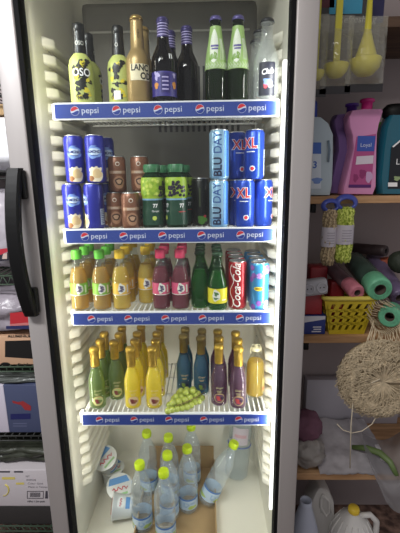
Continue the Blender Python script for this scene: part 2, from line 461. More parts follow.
pr = bottle_prof(H, [(0,0),(.029,0),(.032,.02),(.032,.5),(.030,.56),(.024,.63),(.0165,.70),(.0145,.78),(.0135,.93),(.0155,.935),(.0155,.965),(.0135,.97),(.0135,.985),(0,.985)])
mb = MB(); mb.lathe(pr, 28); mb.build('glass_body', brownglass, t)
mb = MB(); mb.lathe(inset(pr, .0018, H*.72), 24); mb.build('liquid', darkliq, t)
mb = MB(); fn = surf(pr, .0006); mb.rect(fn, -.045, .045, H*.1, H*.38, 0, 22); fn2 = surf(pr, .0011)
mb.rect(fn2, -.011, .011, H*.14, H*.36, 1, 8); mb.blob(fn2, .026, H*.23, .007, .009, 2, .1); mb.blob(fn2, -.024, H*.22, .006, .008, 2, .1)
mb.blob(fn2, -.022, H*.33, .007, .01, 3, .3, 1); mb.blob(fn2, .026, H*.34, .005, .006, 3, .2)
for q in range(4): mb.rect(surf(pr, .0015), -.008, .008, H*(.17+.045*q), H*(.185+.045*q), 3)
mb.build('label', [purple, purpledark, org, lav], t)
mb = MB(); pf = [(r+.0007, z) for r, z in pr if z >= H*.78]; mb.lathe([(pf[0][0], H*.78)]+pf, 24, 0)
for q in range(5): mb.lathe([(.0152-.0002*q, H*(.8+.03*q)), (.0152-.0002*q, H*(.81+.03*q))], 20, 1)
crown(mb, .0140, H*.96, H*1.0)
mb.build('neck_foil', [P('foil_purple', (66,58,110), .35, metal=.3), lav], t)
mb = MB(); fx = surf(pr, .0012); mb.rect(fx, .012, .015, H*.52, H*.58, 0, 2); mb.rect(fx, .018, .021, H*.52, H*.58, 0, 2); mb.build('shoulder_mark', white, t)
beer = t
place(beer, (X1(165, OY), OY, SZ[1]), .1, 'dark bottle with bright purple label, front of top shelf beside gold bottle', 'bottle', g)
place(beer, (X1(172, OY+.09), OY+.09, SZ[1]), .9, 'dark purple foil bottle hidden just behind the front purple label bottle', 'bottle', g)
place(beer, (X1(188, OY+.06), OY+.06, SZ[1]), 3.0, 'dark bottle set back with small white back label, left of pale green label pair', 'bottle', g)
H = hof(17, OY, SZ[1], 213)
greenglass = clear('green_glass', (150,180,120), 1., haze=.15, hazecol=(36,56,24), blend=.35)
greenliq = liquid('green_dark_liquid', (52,76,34), .3, (110,140,80))
palegreen = P('pale_green_label', (158,190,116), .4); palewhite = P('pale_label_white', (226,232,214), .4)
t = empty('fruit_beer_bottle')
pr = bottle_prof(H, [(0,0),(.026,0),(.0285,.02),(.0285,.40),(.027,.5),(.023,.62),(.018,.74),(.0145,.86),(.013,.94),(.0145,.945),(.0145,.975),(.0132,.98),(0,.98)])
mb = MB(); mb.lathe(pr, 28); mb.build('glass_body', greenglass, t)
mb = MB(); mb.lathe(inset(pr, .0018, H*.8), 24); mb.build('liquid', greenliq, t)
mb = MB(); fn = surf(pr, .0006); mb.rect(fn, -.0285*PI, .0285*PI, H*.40, H*.885, 0, 32, 14); fn2 = surf(pr, .0011)
mb.blob(fn2, -.006, H*.66, .014, H*.19, 1, .04, n=24); mb.blob(fn2, -.004, H*.55, .007, .010, 3, .15, 1, rot=.5); mb.blob(fn2, -.012, H*.53, .006, .009, 3, .1, 1, rot=-.5)
mb.text('Barbican', .0095, surf(pr,.0016), -.004, H*.665, 2, bold=.02) if False else None
mb.rect(surf(pr,.0016), -.016, .009, H*.645, H*.668, 2, 6); mb.rect(surf(pr,.0016), -.013, .007, H*.615, H*.633, 2, 6)
for q in range(9):
    u=-.032+.008*q; mb.tube([fn2(u, H*.41), fn2(u+.006, H*.44), fn2(u+.002, H*.475)], .0007, 4, 1); mb.tube([fn2(u+.006, H*.41), fn2(u-.002, H*.45)], .0006, 4, 1)
for q in range(4): mb.tube([fn2(.012+.004*q, H*.5), fn2(.016+.004*q, H*.6), fn2(.014+.003*q, H*.74)], .0006, 4, 1)
mb.build('neck_label', [palegreen, palewhite, P('label_violet', (92,84,150), .4), P('pear_green', (120,160,60), .4)], t)
mb = MB(); crown(mb, .0138, H*.95, H*1.0); mb.build('crown_cap', P('violet_cap', (92,84,140), .35, metal=.2), t)
fb = t
place(fb, (X1(216, OY), OY, SZ[1]), 0, 'green bottle with pale green neck label and violet cap, left one of the pair', 'bottle', g)
place(fb, (X1(237.5, OY), OY, SZ[1]), .06, 'green bottle with pale green neck label, right one beside the clear bottle', 'bottle', g)
H = hof(19, OY-.01, SZ[1], 265)
t = empty('clear_mixer_bottle')
pr = bottle_prof(H, [(0,0),(.031,0),(.0335,.02),(.0335,.46),(.031,.54),(.023,.66),(.0165,.74),(.0145,.82),(.014,.93),(.0165,.935),(.0165,.975),(.014,.98),(0,.98)])
mb = MB(); mb.lathe(pr, 28); mb.build('glass_body', clear('mixer_glass', (252,253,253), 1., haze=.16, hazecol=(240,244,242), blend=.5), t)
mb = MB(); mb.lathe(inset(pr, .0018, H*.76), 24); mb.build('liquid', liquid('water_like', (226,230,228), .88, (252,253,253)), t)
mb = MB(); fn = surf(pr, .0006); mb.rect(fn, -.016, .026, H*.08, H*.47, 0, 14); fn2 = surf(pr, .0011)
mb.text('Club', .018, fn2, .006, H*.36, 1, rot=.15, shear=.2, bold=.02, wide=.9); mb.blob(fn2, .006, H*.24, .011, .008, 2, .2, 1); mb.blob(fn2, .002, H*.19, .006, .005, 3, .2, 1); mb.blob(fn2, .014, H*.2, .006, .005, 1, .2, 2)
mb.build('label', [P('label_navy', (36,38,52), .4), white, P('label_sky', (120,150,200), .4), P('label_rose', (200,80,90), .4)], t)
mb = MB(); crown(mb, .0155, H*.955, H*1.0); mb.build('crown_cap', P('dark_cap', (50,50,54), .35, metal=.3), t)
place(t, (X1(265, OY), OY-.008, SZ[1]), -.1, 'clear glass mixer bottle with black label, front right end of top shelf', 'bottle', g)
place(t, (X1(258.5, OY+.066), OY+.066, SZ[1]), .5, 'clear mixer bottle directly behind the front right clear bottle', 'bottle', g)
place(t, (X1(255, OY+.14), OY+.14, SZ[1]), .2, 'rearmost clear mixer bottle at right end of top shelf', 'bottle', g)

# --- cans
alu = P('aluminium', (200,200,200), .3, metal=.9)
def can(name, H, r, art, mats):
    t = empty(name); mb = MB()
    pr = [(0,.003),(r*.72,.003),(r*.74,0),(r*.84,0),(r,.007),(r,H-.009),(r*.86,H-.002)]
    mb.lathe(pr, 28, 0); art(mb, lambda off=.0005, ang=FRONT: surf([(r,0),(r,H)], off, ang), H, r); mb.build('body', mats, t)
    mb = MB(); mb.lathe([(r*.86,H-.002),(r*.88,H),(r*.84,H+.0002),(r*.81,H-.004),(0,H-.0042)], 24, 0)
    mb.blob(lambda u,v: (u, v, H-.0035), 0, .004, r*.22, r*.38, 1); mb.build('lid', [alu, P('tab_metal', (170,170,172), .35, metal=.8)], t)
    return t
g2 = 'drinks cans on the second shelf'
Z2 = SZ[2]; Y2 = .04
Ha = hof(183.5, Y2, Z2, 80); 
def art_almond(mb, sf, H, r):
    fn = sf(.0005); f2 = sf(.0009); f3 = sf(.0013)
    mb.blob(fn, 0, H*.64, .019, H*.13, 2, .08, 2, n=24); mb.blob(f2, 0, H*.65, .015, H*.075, 3, .06, 1, n=24)
    mb.text('ALMONDS', .0098, f3, 0, H*.65, 4, bold=.03, wide=.82); mb.rect(f3, -.009, .009, H*.575, H*.585, 4); mb.rect(f3, -.006, .006, H*.77, H*.78, 2)
    mb.blob(fn, .001, H*.17, .018, H*.15, 1, .05, 3, n=26); mb.blob(f2, .004, H*.2, .012, H*.1, 5, .05, 3); mb.blob(f2, -.012, H*.1, .007, H*.06, 6, .1, 1)
    for i in range(6): mb.blob(fn, -.014+.0056*i, H*(.305+.02*(i%2)-.012*abs(i-2.5)), .0034, .005, 1, .1)
    mb.rect(sf(.0006, FRONT+PI*.72), -.008, .008, H*.1, H*.45, 3); 
    for q in range(8): mb.rect(sf(.001, FRONT+PI*.72), -.006, .006, H*(.13+.04*q), H*(.145+.04*q), 0, 3)
mats = [P('almond_blue', (38,44,150), .3, metal=.25), P('almond_cream', (230,216,190), .4), P('almond_glow', (120,150,220), .4), P('almond_pale', (196,214,240), .4), P('almond_navy', (24,30,110), .4), P('almond_tan', (214,186,140), .4), P('almond_brown', (150,100,60), .4)]
A = can('almond_drink_can', Ha, .0265, art_almond, mats)
def X2(px, y, dz=0): return xat(px, y, Z2+dz)
xa, xb = X2(75, Y2), X2(96, Y2)
place(A, (xa, Y2, Z2), .1, 'blue almond drink can at the left wall, lower tier of front stack', 'can', g2)
place(A, (xb, Y2, Z2), -1.1, 'blue almond drink can turned sideways, lower tier, second from left wall', 'can', g2)
place(A, (xb+.013, Y2+.06, Z2), .4, 'blue almond can on shelf, behind the sideways turned almond can', 'can', g2)
place(A, (X2(76.5,Y2,Ha), Y2+.002, Z2+Ha+.0005), .05, 'blue almond drink can on top tier, nearest the left wall', 'can', g2)
place(A, (X2(97.3,Y2,Ha), Y2+.0, Z2+Ha+.0005), -.05, 'blue almond drink can on top tier beside the brown coffee cans', 'can', g2)
place(A, (xb+.024, Y2+.06, Z2+Ha+.0005), .3, 'blue almond can on top tier, behind and right of its front pair', 'can', g2)
Hc = hof(192.5, Y2, Z2, 132)
def art_coffee(mb, sf, H, r):
    fn=sf(.0005); f2=sf(.0009); f3=sf(.0013)
    mb.rect(fn, -.026, .026, H*.52, H*.60, 1, 12); mb.blob(fn, 0, H*.79, .006, .006, 2); mb.blob(f2, 0, H*.785, .0038, .0038, 0)
    mb.blob(fn, .002, H*.28, .016, H*.18, 3, .03); mb.blob(f2, .002, H*.3, .011, H*.10, 4, .05); mb.blob(f3, .002, H*.3, .007, .006, 1, .1)
    for q in range(3): mb.rect(f2, -.012, .010, H*(.53+.022*q), H*(.538+.022*q), 2, 6)
cm = [P('coffee_brown', (128,84,62), .32, metal=.3), P('coffee_tan', (176,140,112), .4), P('coffee_white', (220,205,190), .4), P('coffee_mid', (160,118,90), .4), P('coffee_dark', (70,42,30), .4)]
K = can('coffee_can', Hc, .0262, art_coffee, cm)
xc, xd = X2(132, Y2), X2(116, Y2+.045)
place(K, (xc, Y2, Z2), .05, 'light brown coffee can at front, lower tier beside green cap juices', 'can', g2)
place(K, (xd, Y2+.05, Z2), .0, 'brown coffee can in shade on lower tier, set back beside almond cans', 'can', g2)
xe, xf_ = X2(119, Y2+.05, Hc), X2(138, Y2+.05, Hc)
place(K, (xd+.010, Y2+.052, Z2+Hc+.0005), .15, 'brown coffee can on upper tier, next to the almond cans', 'can', g2)
place(K, (xf_+.006, Y2+.062, Z2+Hc+.0005), -.1, 'brown coffee can on upper tier, right one next to green caps', 'can', g2)
place(K, (xf_+.002, Y2+.062, Z2), -.2, 'brown coffee can on shelf behind the light front coffee can', 'can', g2)
# grape juice bottles
Hg = hof(164.5, Y2, Z2, 152)
t = empty('grape_juice_bottle')
pr = bottle_prof(Hg, [(0,0),(.026,0),(.0295,.03),(.0295,.3),(.028,.33),(.028,.5),(.0305,.53),(.0305,.74),(.028,.81),(.021,.86),(.0185,.875),(.0185,.9),(0,.9)])
mb = MB(); mb.lathe(pr, 28, 0); mb.build('body', clear('green_pet', (70,120,80), .9, haze=.45, hazecol=(26,60,34), blend=.3), t)
mb = MB(); mb.lathe(inset(pr, .0015, Hg*.84), 24); mb.build('liquid', liquid('grape_liquid', (40,70,34), .2), t)
mb = MB(); fn = surf(pr, .0006); mb.rect(fn, -.0305*PI, .0305*PI, Hg*.06, Hg*.8, 0, 30, 20); f2=surf(pr,.0011); f3=surf(pr,.0017)
mb.rect(f2, -.0305*PI, .0305*PI, Hg*.47, Hg*.8, 1, 30, 10)
rr=random.Random(5)
for i in range(26): mb.blob(f3, rr.uniform(-.03,.012), Hg*rr.uniform(.52,.77), .0045, .0045, 2 if i%2 else 6, n=10)
for i in range(26): mb.blob(surf(pr,.002), rr.uniform(.016,.06), Hg*(.52+.14*rr.random()), .0042, .0042, 3, n=10)
for i in range(6): mb.blob(surf(pr,.002), rr.uniform(.028,.048), Hg*(.66+.07*rr.random()), .0042, .0042, 3, n=10)
mb.rect(f3, -.0305*PI, .0305*PI, Hg*.45, Hg*.475, 5, 30, 1); mb.text('77', .014, f3, .003, Hg*.36, 4, bold=.03); mb.blob(f3, 0, Hg*.17, .006, .006, 2); mb.text('Grape', .008, f3, .003, Hg*.28, 4)
mb.text('77', .014, f3, .052, Hg*.36, 4, bold=.03); mb.rect(f3, .042, .064, Hg*.26, Hg*.275, 7)
mb.build('label', [P('grape_darkgreen', (24,62,44), .35), P('grape_lime', (150,180,50), .4), P('grape_green', (190,205,90), .4), P('grape_black', (40,30,48), .3), white, P('grape_sky', (120,160,190), .4), P('grape_green2', (130,165,40), .4), P('grape_red', (170,60,60), .4)], t)
mb = MB(); mb.lathe([(.0, Hg*.88), (.0225,Hg*.88),(.0225,Hg*.88),(.0225,Hg*.985),(.021,Hg),(.021,Hg),(0,Hg)], 28)
for i in range(28):
    a=2*PI*i/28; mb.tube([spin_pt(.0226,a,Hg*.89), spin_pt(.0226,a,Hg*.98)], .0007, 4)
mb.build('cap', P('cap_green', (52,112,72), .4), t)
gj='grape juice bottles on the second shelf'
Y2b=.045
xg1, xg2 = X2(154, Y2b), X2(177.5, Y2b)
place(t, (xg1, Y2b, Z2), .12, 'green capped grape juice bottle with pale grapes in front, beside coffee can', 'bottle', gj)
place(t, (xg2, Y2b, Z2), -1.15, 'green capped juice bottle with dark grapes in front, at middle of second shelf', 'bottle', gj)
place(t, (xg1+.018, Y2b+.07, Z2), -.8, 'grape juice bottle behind and between the two front grape juice bottles', 'bottle', gj)
place(t, (xg2+.012, Y2b+.075, Z2), -.9, 'grape juice bottle directly behind the dark grapes bottle', 'bottle', gj)
def art_dark(mb, sf, H, r):
    mb.blob(sf(.0005), .004, H*.12, .014, H*.09, 1, .15, 1); mb.blob(sf(.0009), .012, H*.2, .004, .004, 2); mb.rect(sf(), -.005, .0, H*.4, H*.8, 3)
Hd = hof(178, .13, Z2, 200)
D = can('energy_drink_can', Hd, .0265, art_dark, [P('can_black', (24,26,24), .3, metal=.3), P('can_green', (70,120,40), .4), P('can_red', (180,50,50), .4), P('can_olive', (60,70,44), .4)])
place(D, (X2(201, .11), .11, Z2), 0, 'dark green and black can in shade between grape juice and pale blue cans', 'can', g2)
# pale blue tall cans
Hb = hof(180, Y2, Z2, 218)
def art_blu(mb, sf, H, r):
    fn=sf(.0007); 
    mb.text('BLU', .032, fn, -.006, H*.26, 1, rot=PI/2, bold=.025, wide=.9); mb.text('DAY', .032, fn, -.006, H*.735, 2, rot=PI/2, bold=.004, wide=.85)
    mb.rect(sf(.0004), .012, .030, 0.01, H*.97, 3, 6, 2)
    for q in range(5): mb.rect(sf(.0007), .016, .017+.002*q, H*(.2+.1*q), H*(.21+.1*q), 2)
    for q in range(14): mb.rect(sf(.0006), -.03, .014, H*(.04+.012*q), H*(.044+.012*q), 4, 8, 1)
B = can('energy_drink_can', Hb, .0265, art_blu, [P('pale_blue', (150,190,220), .28, metal=.45), P('blu_navy', (20,30,64), .4), P('blu_mid', (40,80,150), .4), P('blu_edge', (60,120,200), .35, metal=.3), P('blu_line', (110,160,206), .3, metal=.3)])
xbl = X2(219, Y2)
place(B, (xbl, Y2, Z2), .05, 'pale blue can with vertical dark lettering, lower one of the stacked pair', 'can', g2)
place(B, (xbl+.001, Y2, Z2+Hb+.0005), .1, 'pale blue can with vertical dark lettering, stacked on top of its twin', 'can', g2)
Hx = Hb
def art_xl(mb, sf, H, r):
    fn=sf(.0010)
    mb.text('X', .036, sf(.0006), -.010, H*.72, 3, bold=.06, wide=.85); mb.text('L', .036, sf(.0006), .010, H*.72, 3, bold=.06, wide=.85)
    mb.text('X', .036, fn, -.010, H*.72, 1, bold=.025, wide=.85); mb.text('L', .036, fn, .010, H*.72, 1, bold=.025, wide=.85)
    mb.blob(fn, .006, H*.22, .0075, .0075, 2); mb.blob(sf(.0014), .006, H*.22, .005, .005, 1)
    mb.rect(fn, -.012, .012, H*.55, H*.565, 3)
    mb.rect(sf(.0006, FRONT+1.9), -.009, .009, H*.08, H*.6, 2, 6)
    for q in range(12): mb.rect(sf(.001, FRONT+1.9), -.007, .007, H*(.1+.04*q), H*(.118+.04*q), 0, 4, 1)
Xc = can('energy_drink_can', Hx, .0265, art_xl, [P('xl_blue', (30,66,168), .28, metal=.4), P('xl_red', (200,50,60), .35), P('xl_pale', (210,220,235), .4), P('xl_white', (236,240,246), .4)])
xx1, xx2 = X2(244.5, Y2), X2(262, Y2+.01)
place(Xc, (xx1, Y2, Z2), -.1, 'blue can with red XL letters in lower tier, right beside pale blue can', 'can', g2)
place(Xc, (xx2+.003, Y2+.022, Z2), .85, 'blue can turned so only a red X shows, lower tier at right end', 'can', g2)
xx3 = X2(237, Y2+.055)
place(Xc, (xx3-.002, Y2+.06, Z2), .2, 'blue XL can on the shelf, behind the pale blue and front XL cans', 'can', g2)
place(Xc, (xx3-.002, Y2+.06, Z2+Hx+.0005), .35, 'blue can with red X in upper tier, set back behind pale blue can', 'can', g2)
place(Xc, (xx1+.026, Y2+.012, Z2+Hx+.0005), -.45, 'blue can with red L in upper tier, at right end over the XL cans', 'can', g2)

# --- third shelf
Z3 = SZ[3]; Y3 = .042; g3 = 'juice bottles on the third shelf'
def X3(px, y=Y3): return xat(px, y, Z3)
Hj = hof(250, Y3, Z3, 77)
PJ = bottle_prof(Hj, [(0,0),(.0215,0),(.0255,.02),(.0262,.06),(.0255,.24),(.0248,.27),(.0248,.46),(.0258,.49),(.0245,.56),(.019,.68),(.0135,.79),(.0118,.84),(.0118,.88),(0,.88)])
petclear = clear('pet_clear', (247,249,247), 1., haze=.03, blend=.3)
ROW = ['at the front', 'second from the front', 'third from the front', 'fourth from the front']
def juice(liq, cap, lab, tnt=None):
    t = empty('juice_bottle')
    mb = MB(); mb.lathe(PJ, 26); mb.build('bottle_body', petclear, t)
    mb = MB(); mb.lathe(inset(PJ, .0012, Hj*.70), 22); mb.build('liquid', liq, t)
    mb = MB(); fn=surf(PJ,.0006); mb.rect(fn, -.0248*PI, .0248*PI, Hj*.265, Hj*.465, 0, 26); f2=surf(PJ,.0011); f3=surf(PJ,.0015)
    mb.blob(f2, 0, Hj*.375, .011, Hj*.085, 1, .12, 2); mb.blob(f3, .0, Hj*.4, .005, .005, 2, .3, 1); mb.blob(f3, -.002, Hj*.34, .006, .0035, 2, .3, 4); mb.blob(f3, .004, Hj*.365, .003, .004, 2, .2, 3)
    mb.rect(f2, -.0248*PI, .0248*PI, Hj*.265, Hj*.275, 1, 26, 1); mb.rect(f2, .016, .022, Hj*.3, Hj*.43, 1, 3)
    mb.build('label', [lab, P('label_offwhite', (226,226,216), .4), P('label_grey', (92,84,110), .4)], t)
    mb = MB(); mb.lathe([(0,Hj*.86),(.0142,Hj*.86),(.0142,Hj*.86),(.0142,Hj*.985),(.0128,Hj),(.0128,Hj),(0,Hj)], 24)
    for i in range(24):
        a=2*PI*i/24; mb.tube([spin_pt(.0143,a,Hj*.87), spin_pt(.0143,a,Hj*.98)], .0005, 4)
    mb.build('cap', cap, t)
    return t
amber = liquid('apple_liquid', (204,166,72), .3, (236,210,130)); yel = liquid('pine_liquid', (236,206,80), .3, (244,224,130)); red = liquid('berry_liquid', (136,32,56), .2, (170,60,80))
J1 = juice(amber, P('cap_lightgreen', (98,190,60), .4), P('lab_green', (128,180,60), .4))
J2 = juice(yel, P('cap_yellow', (226,190,40), .4), P('lab_yellow', (226,184,70), .4))
J3 = juice(red, P('cap_pink', (214,60,100), .4), P('lab_pink', (206,84,118), .4))
for px, y0, n, pro, desc in ((81, Y3, 3, J1, 'green capped amber juice bottle {} in the column along the left wall'),
        (103, Y3, 3, J1, 'green capped amber juice bottle {} in the second column from the left'),
        (122.5, Y3, 4, J2, 'yellow capped juice bottle {} in the left yellow column'),
        (147.5, Y3+.055, 3, J2, 'yellow capped juice bottle {} in the recessed column beside pink caps'),
        (162, Y3, 3, J3, 'pink capped red juice bottle {} in the left pink column'),
        (181, Y3, 3, J3, 'pink capped red juice bottle {} in the right pink column')):
    x0 = X3(px, y0)
    for i in range(n):
        place(pro, (x0+(.004 if i%2 else 0)*(1 if px<170 else .5), y0+.062*i, Z3), random.uniform(-.25,.25) if i else .05, desc.format(ROW[i]), 'bottle', g3)
# green glass sodas
Hs = hof(251, Y3, Z3, 217)
PS = bottle_prof(Hs, [(0,0),(.0255,0),(.028,.03),(.028,.42),(.0265,.5),(.020,.6),(.0145,.72),(.0125,.86),(.0125,.91),(.0145,.915),(.0145,.955),(.0128,.96),(0,.96)])
t = empty('soda_bottle')
mb = MB(); mb.lathe(PS, 26); mb.build('glass_body', clear('soda_green', (150,214,140), 1., haze=.10, hazecol=(30,100,36), blend=.35), t)
mb = MB(); mb.lathe(inset(PS, .002, Hs*.66), 22); mb.build('liquid', liquid('soda_liquid', (60,150,56), .45, (150,206,120)), t)
mb = MB(); fn=surf(PS,.0006); mb.rect(fn, -.05, .05, Hs*.13, Hs*.39, 0, 22); f2=surf(PS,.0011)
mb.blob(f2, -.008, Hs*.27, .011, Hs*.1, 1, .1, 2); mb.blob(surf(PS,.0015), -.008, Hs*.3, .006, .006, 2, .25, 1); mb.blob(surf(PS,.0015), -.009, Hs*.22, .007, .003, 2, .25, 1); mb.rect(f2, .008, .024, Hs*.18, Hs*.2, 1)
mb.build('label', [P('lemon_label', (216,206,40), .4), P('label_offwhite', (226,226,216)), P('lemon_green', (80,120,70), .4)], t)
mb = MB(); crown(mb, .0138, Hs*.94, Hs*1.0); mb.build('crown_cap', P('cap_darkgreen', (40,70,44), .35, metal=.3), t)
gs='green glass soda bottles on the third shelf'
xs2 = X3(217.5); xs1 = X3(200.5, Y3+.018)
ys2 = Y3-.006
for i in range(3): place(t, (xs2, ys2+.064*i, Z3), .15 if i==0 else .6, f'green glass soda bottle with yellow label, {ROW[i]} in column beside cola cans', 'bottle', gs)
for i in range(3): place(t, (xs1, Y3+.016+.064*i, Z3), 2.9+.2*i, f'green glass soda bottle {ROW[i]} in the column beside pink caps', 'bottle', gs)
Hk = hof(260.5, Y3, Z3, 237)
def art_cola(mb, sf, H, r):
    fn=sf(.0006)
    mb.text('Coca-Cola', .032, fn, -.004, H*.5, 1, rot=PI/2, shear=.35, bold=.015, wide=.95)
    mb.text('Coca-Cola', .032, sf(.0006, FRONT+PI*.75), .0, H*.5, 1, rot=PI/2, shear=.35, bold=.015, wide=.95)
    mb.tube([sf(.0003)(-.02+.006*math.sin(q*.7), H*(.04+.05*q)) for q in range(19)], .0009, 5, 1)
CK = can('cola_can', Hk, .0272, art_cola, [P('cola_red', (158,24,34), .3, metal=.35), P('cola_white', (236,226,222), .4)])
gk='cola cans on the third shelf'
def art_pop(mb, sf, H, r):
    f1, f2, f3 = sf(.0005), sf(.0009), sf(.0013); rr=random.Random(11)
    for i in range(14):
        u, v = rr.uniform(-.03,.03), H*rr.choice((.08,.16,.24,.66,.74,.83,.9))
        for q in range(5):
            a=q*2*PI/5+i; mb.blob(f1 if i%2 else f2, u+.0045*math.cos(a), v+.0045*math.sin(a), .0042, .0042, 1 if i%3 else 2, n=9)
    mb.blob(f2, -.004, H*.47, .014, .0062, 3, n=24); mb.text('Rubicon', .0065, f3, -.004, H*.47, 4, bold=.03) if False else mb.rect(f3, -.013, .005, H*.45, H*.49, 4, 6)
PP = can('fizzy_drink_can', Hk*.985, .0275, art_pop, [P('pop_blue', (66,150,206), .28, metal=.4), P('pop_violet', (130,84,170), .4), P('pop_lilac', (180,150,210), .4), P('pop_yellow', (226,206,60), .4), P('pop_orange', (150,120,30), .4)])
xk, xp = X3(237.3, Y3), X3(258.2, Y3)
for i in range(4): place(CK, (xk, Y3+.004+.058*i, Z3), .1+.3*i, f'red cola can with white script, {ROW[i]} in its column', 'can', gk)
for i in range(4): place(PP, (xp, Y3-.008+.058*i, Z3), .1+.7*i, f'sky blue can with violet flowers, {ROW[i]} in column by right wall', 'can', 'blue flowered cans on the third shelf')

# --- lowest wire shelf
Z4 = SZ[4]; g4 = 'foil topped bottles on the lowest wire shelf'
Y4=.045
Hf = hof(347.5, Y4, Z4, 97)
PF = bottle_prof(Hf, [(0,0),(.0215,0),(.0255,.02),(.026,.05),(.026,.42),(.0245,.5),(.0195,.58),(.0145,.66),(.0125,.72),(.0122,.93),(.0145,.935),(.0145,.975),(.0125,1.0),(0,1.0)])
goldfoil = P('gold_foil', (196,160,62), .35, metal=.55, noise_amt=.15, scale=90)
def spark(liqm, glassm, foil, lab):
    t = empty('sparkling_juice_bottle')
    mb = MB(); mb.lathe(PF, 26); mb.build('glass_body', glassm, t)
    mb = MB(); mb.lathe(inset(PF, .002, Hf*.665), 22); mb.build('liquid', liqm, t)
    mb = MB(); pf=[(r+.0008, z) for r,z in PF if z>=Hf*.72 and r>0]; mb.lathe([(.0133,Hf*.70)]+pf+[(0,Hf*1.002)], 22)
    for q in range(10):
        a=2*PI*q/10; mb.tube([spin_pt(.0133,a,Hf*.72), spin_pt(.0131,a+.25,Hf*.92)], .0006, 4)
    mb.build('gold_foil', foil, t)
    mb = MB(); fn=surf(PF,.0006); mb.blob(fn, 0, Hf*.155, .0165, Hf*.082, 0, n=24); f2=surf(PF,.0011); mb.blob(f2, 0, Hf*.155, .0145, Hf*.07, 1, .05, 1); f3=surf(PF,.0015)
    mb.blob(f3, -.004, Hf*.165, .006, .006, 2, .15, 1); mb.blob(f3, .006, Hf*.15, .006, .005, 3, .15, 2); mb.blob(f3, .0, Hf*.13, .007, .004, 2, .1, 3)
    mb.build('label', lab, t)
    mb = MB(); mb.text('Grape', .009, f2, 0, Hf*.33, 0, shear=.3); mb.rect(f2, -.008, .008, Hf*.275, Hf*.282, 0); mb.rect(f2, -.006, .006, Hf*.255, Hf*.261, 0); mb.build('printed_name', P('print_pale', (214,204,150), .4), t)
    return t
lb = [P('lab_gold', (206,180,120), .4), P('lab_cream2', (216,190,150), .4), P('lab_maroon', (120,50,50), .4), P('lab_brown', (150,96,60), .4)]
lbg = [P('lab_gold', (206,180,120)), P('lab_greenw', (186,194,130), .4), P('lab_maroon', (120,50,50)), P('lab_leaf', (110,130,60), .4)]
lbp = [P('lab_gold', (206,180,120)), P('lab_plum', (96,60,90), .4), P('lab_redfruit', (190,70,70), .4), P('lab_dark', (50,30,50), .4)]
SG = spark(liquid('s_green', (160,172,92), .4, (214,222,168)), clear('sg_glass', (218,232,206), 1., haze=.04, blend=.33), goldfoil, lbg)
SYl = spark(liquid('s_yellow', (250,236,62), .2, (250,232,120)), clear('sy_glass', (252,250,236), 1., haze=.03, blend=.3), goldfoil, lb)
SB = spark(liquid('s_teal', (30,124,158), .3, (120,190,206)), clear('sb_glass', (222,238,244), 1., haze=.04, blend=.33), P('gold_foil_dim', (150,128,66), .4, metal=.5), [P('lab_teal', (40,80,100), .4), P('lab_teal2', (30,60,84), .4), P('lab_lime', (120,140,60), .4), P('lab_navy', (24,34,70), .4)])
SP = spark(liquid('s_plum', (118,68,106), .4, (206,168,192)), clear('sp_glass', (240,230,238), 1., haze=.04, blend=.36), goldfoil, lbp)
def X4(px, y): return xat(px, y, Z4)
for px, y0, n, pro, desc in ((98.5, Y4, 3, SG, 'green sparkling juice bottle with gold foil, {} in column by left wall'),
        (117.5, Y4+.05, 3, SG, 'green sparkling juice bottle with foil, {} in column left of yellow ones'),
        (133.5, Y4, 4, SYl, 'yellow sparkling juice bottle with gold foil, {} in left yellow column'),
        (154.5, Y4, 4, SYl, 'yellow sparkling juice bottle with gold foil, {} in right yellow column'),
        (184.5, on(184, 390, Z4).y+.005, 2, SB, 'teal blue sparkling juice bottle, {} in left teal column'),
        (201.5, on(200, 392, Z4).y+.005, 2, SB, 'teal blue sparkling juice bottle, {} in the right teal column'),
        (219, on(218, 407, Z4).y+.026, 3, SP, 'plum coloured sparkling juice bottle, {} in left plum column'),
        (238, on(238, 410, Z4).y+.026, 3, SP, 'plum coloured sparkling juice bottle, {} in right plum column')):
    x0 = X4(px, y0)
    for i in range(n):
        yy = y0+.06*i
        if yy > .335: break
        place(pro, (x0+(.003 if i%2 else 0), yy, Z4), random.uniform(-.3,.3) if i else .05, desc.format(ROW[i]), 'bottle', g4)
# yellow flask with clip lid
p = on(255, 399, Z4); yj = p.y+.028; xj = X4(255, yj)
Hq = hof(346, yj, Z4, 255)
t = thing('flask_bottle', 'clear flask of yellow drink with clip lid, right end of lowest wire shelf', 'bottle', None, (xj, yj, Z4), .2)
PQ = bottle_prof(Hq, [(0,0),(.026,0),(.0295,.04),(.030,.1),(.030,.55),(.028,.66),(.020,.78),(.0145,.84),(.0138,.9),(.0165,.905),(.0165,.93),(0,.93)])
mb = MB(); mb.lathe(PQ, 26); mb.build('glass_body', clear('flask_glass', (248,246,232), 1., haze=.03, blend=.34), t)
mb = MB(); mb.lathe(inset(PQ, .002, Hq*.72), 22); mb.build('liquid', liquid('flask_liquid', (226,200,76), .4, (240,222,130)), t)
mb = MB(); mb.lathe([(0,Hq*.925),(.0165,Hq*.925),(.0165,Hq*.925),(.0165,Hq*.97),(.012,Hq*.985),(.006,Hq*.99),(.006,Hq*1.02),(0,Hq*1.02)], 20)
mb.tube([(-.018,0,Hq*.86), (-.019,0,Hq*.95), (-.012,0,Hq*1.03), (.012,0,Hq*1.03), (.019,0,Hq*.95), (.018,0,Hq*.86)], .0013, 6); mb.build('clip_lid', P('lid_milky', (214,206,170), .35), t)
mb = MB(); fn=surf(PQ,.0006); mb.rect(fn, .014, .03, Hq*.12, Hq*.4, 0, 6); mb.blob(surf(PQ,.001), .02, Hq*.2, .006, .006, 1); mb.build('label', [P('lab_flask', (206,190,120), .4), P('lab_pinkdot', (210,130,90), .4)], t)
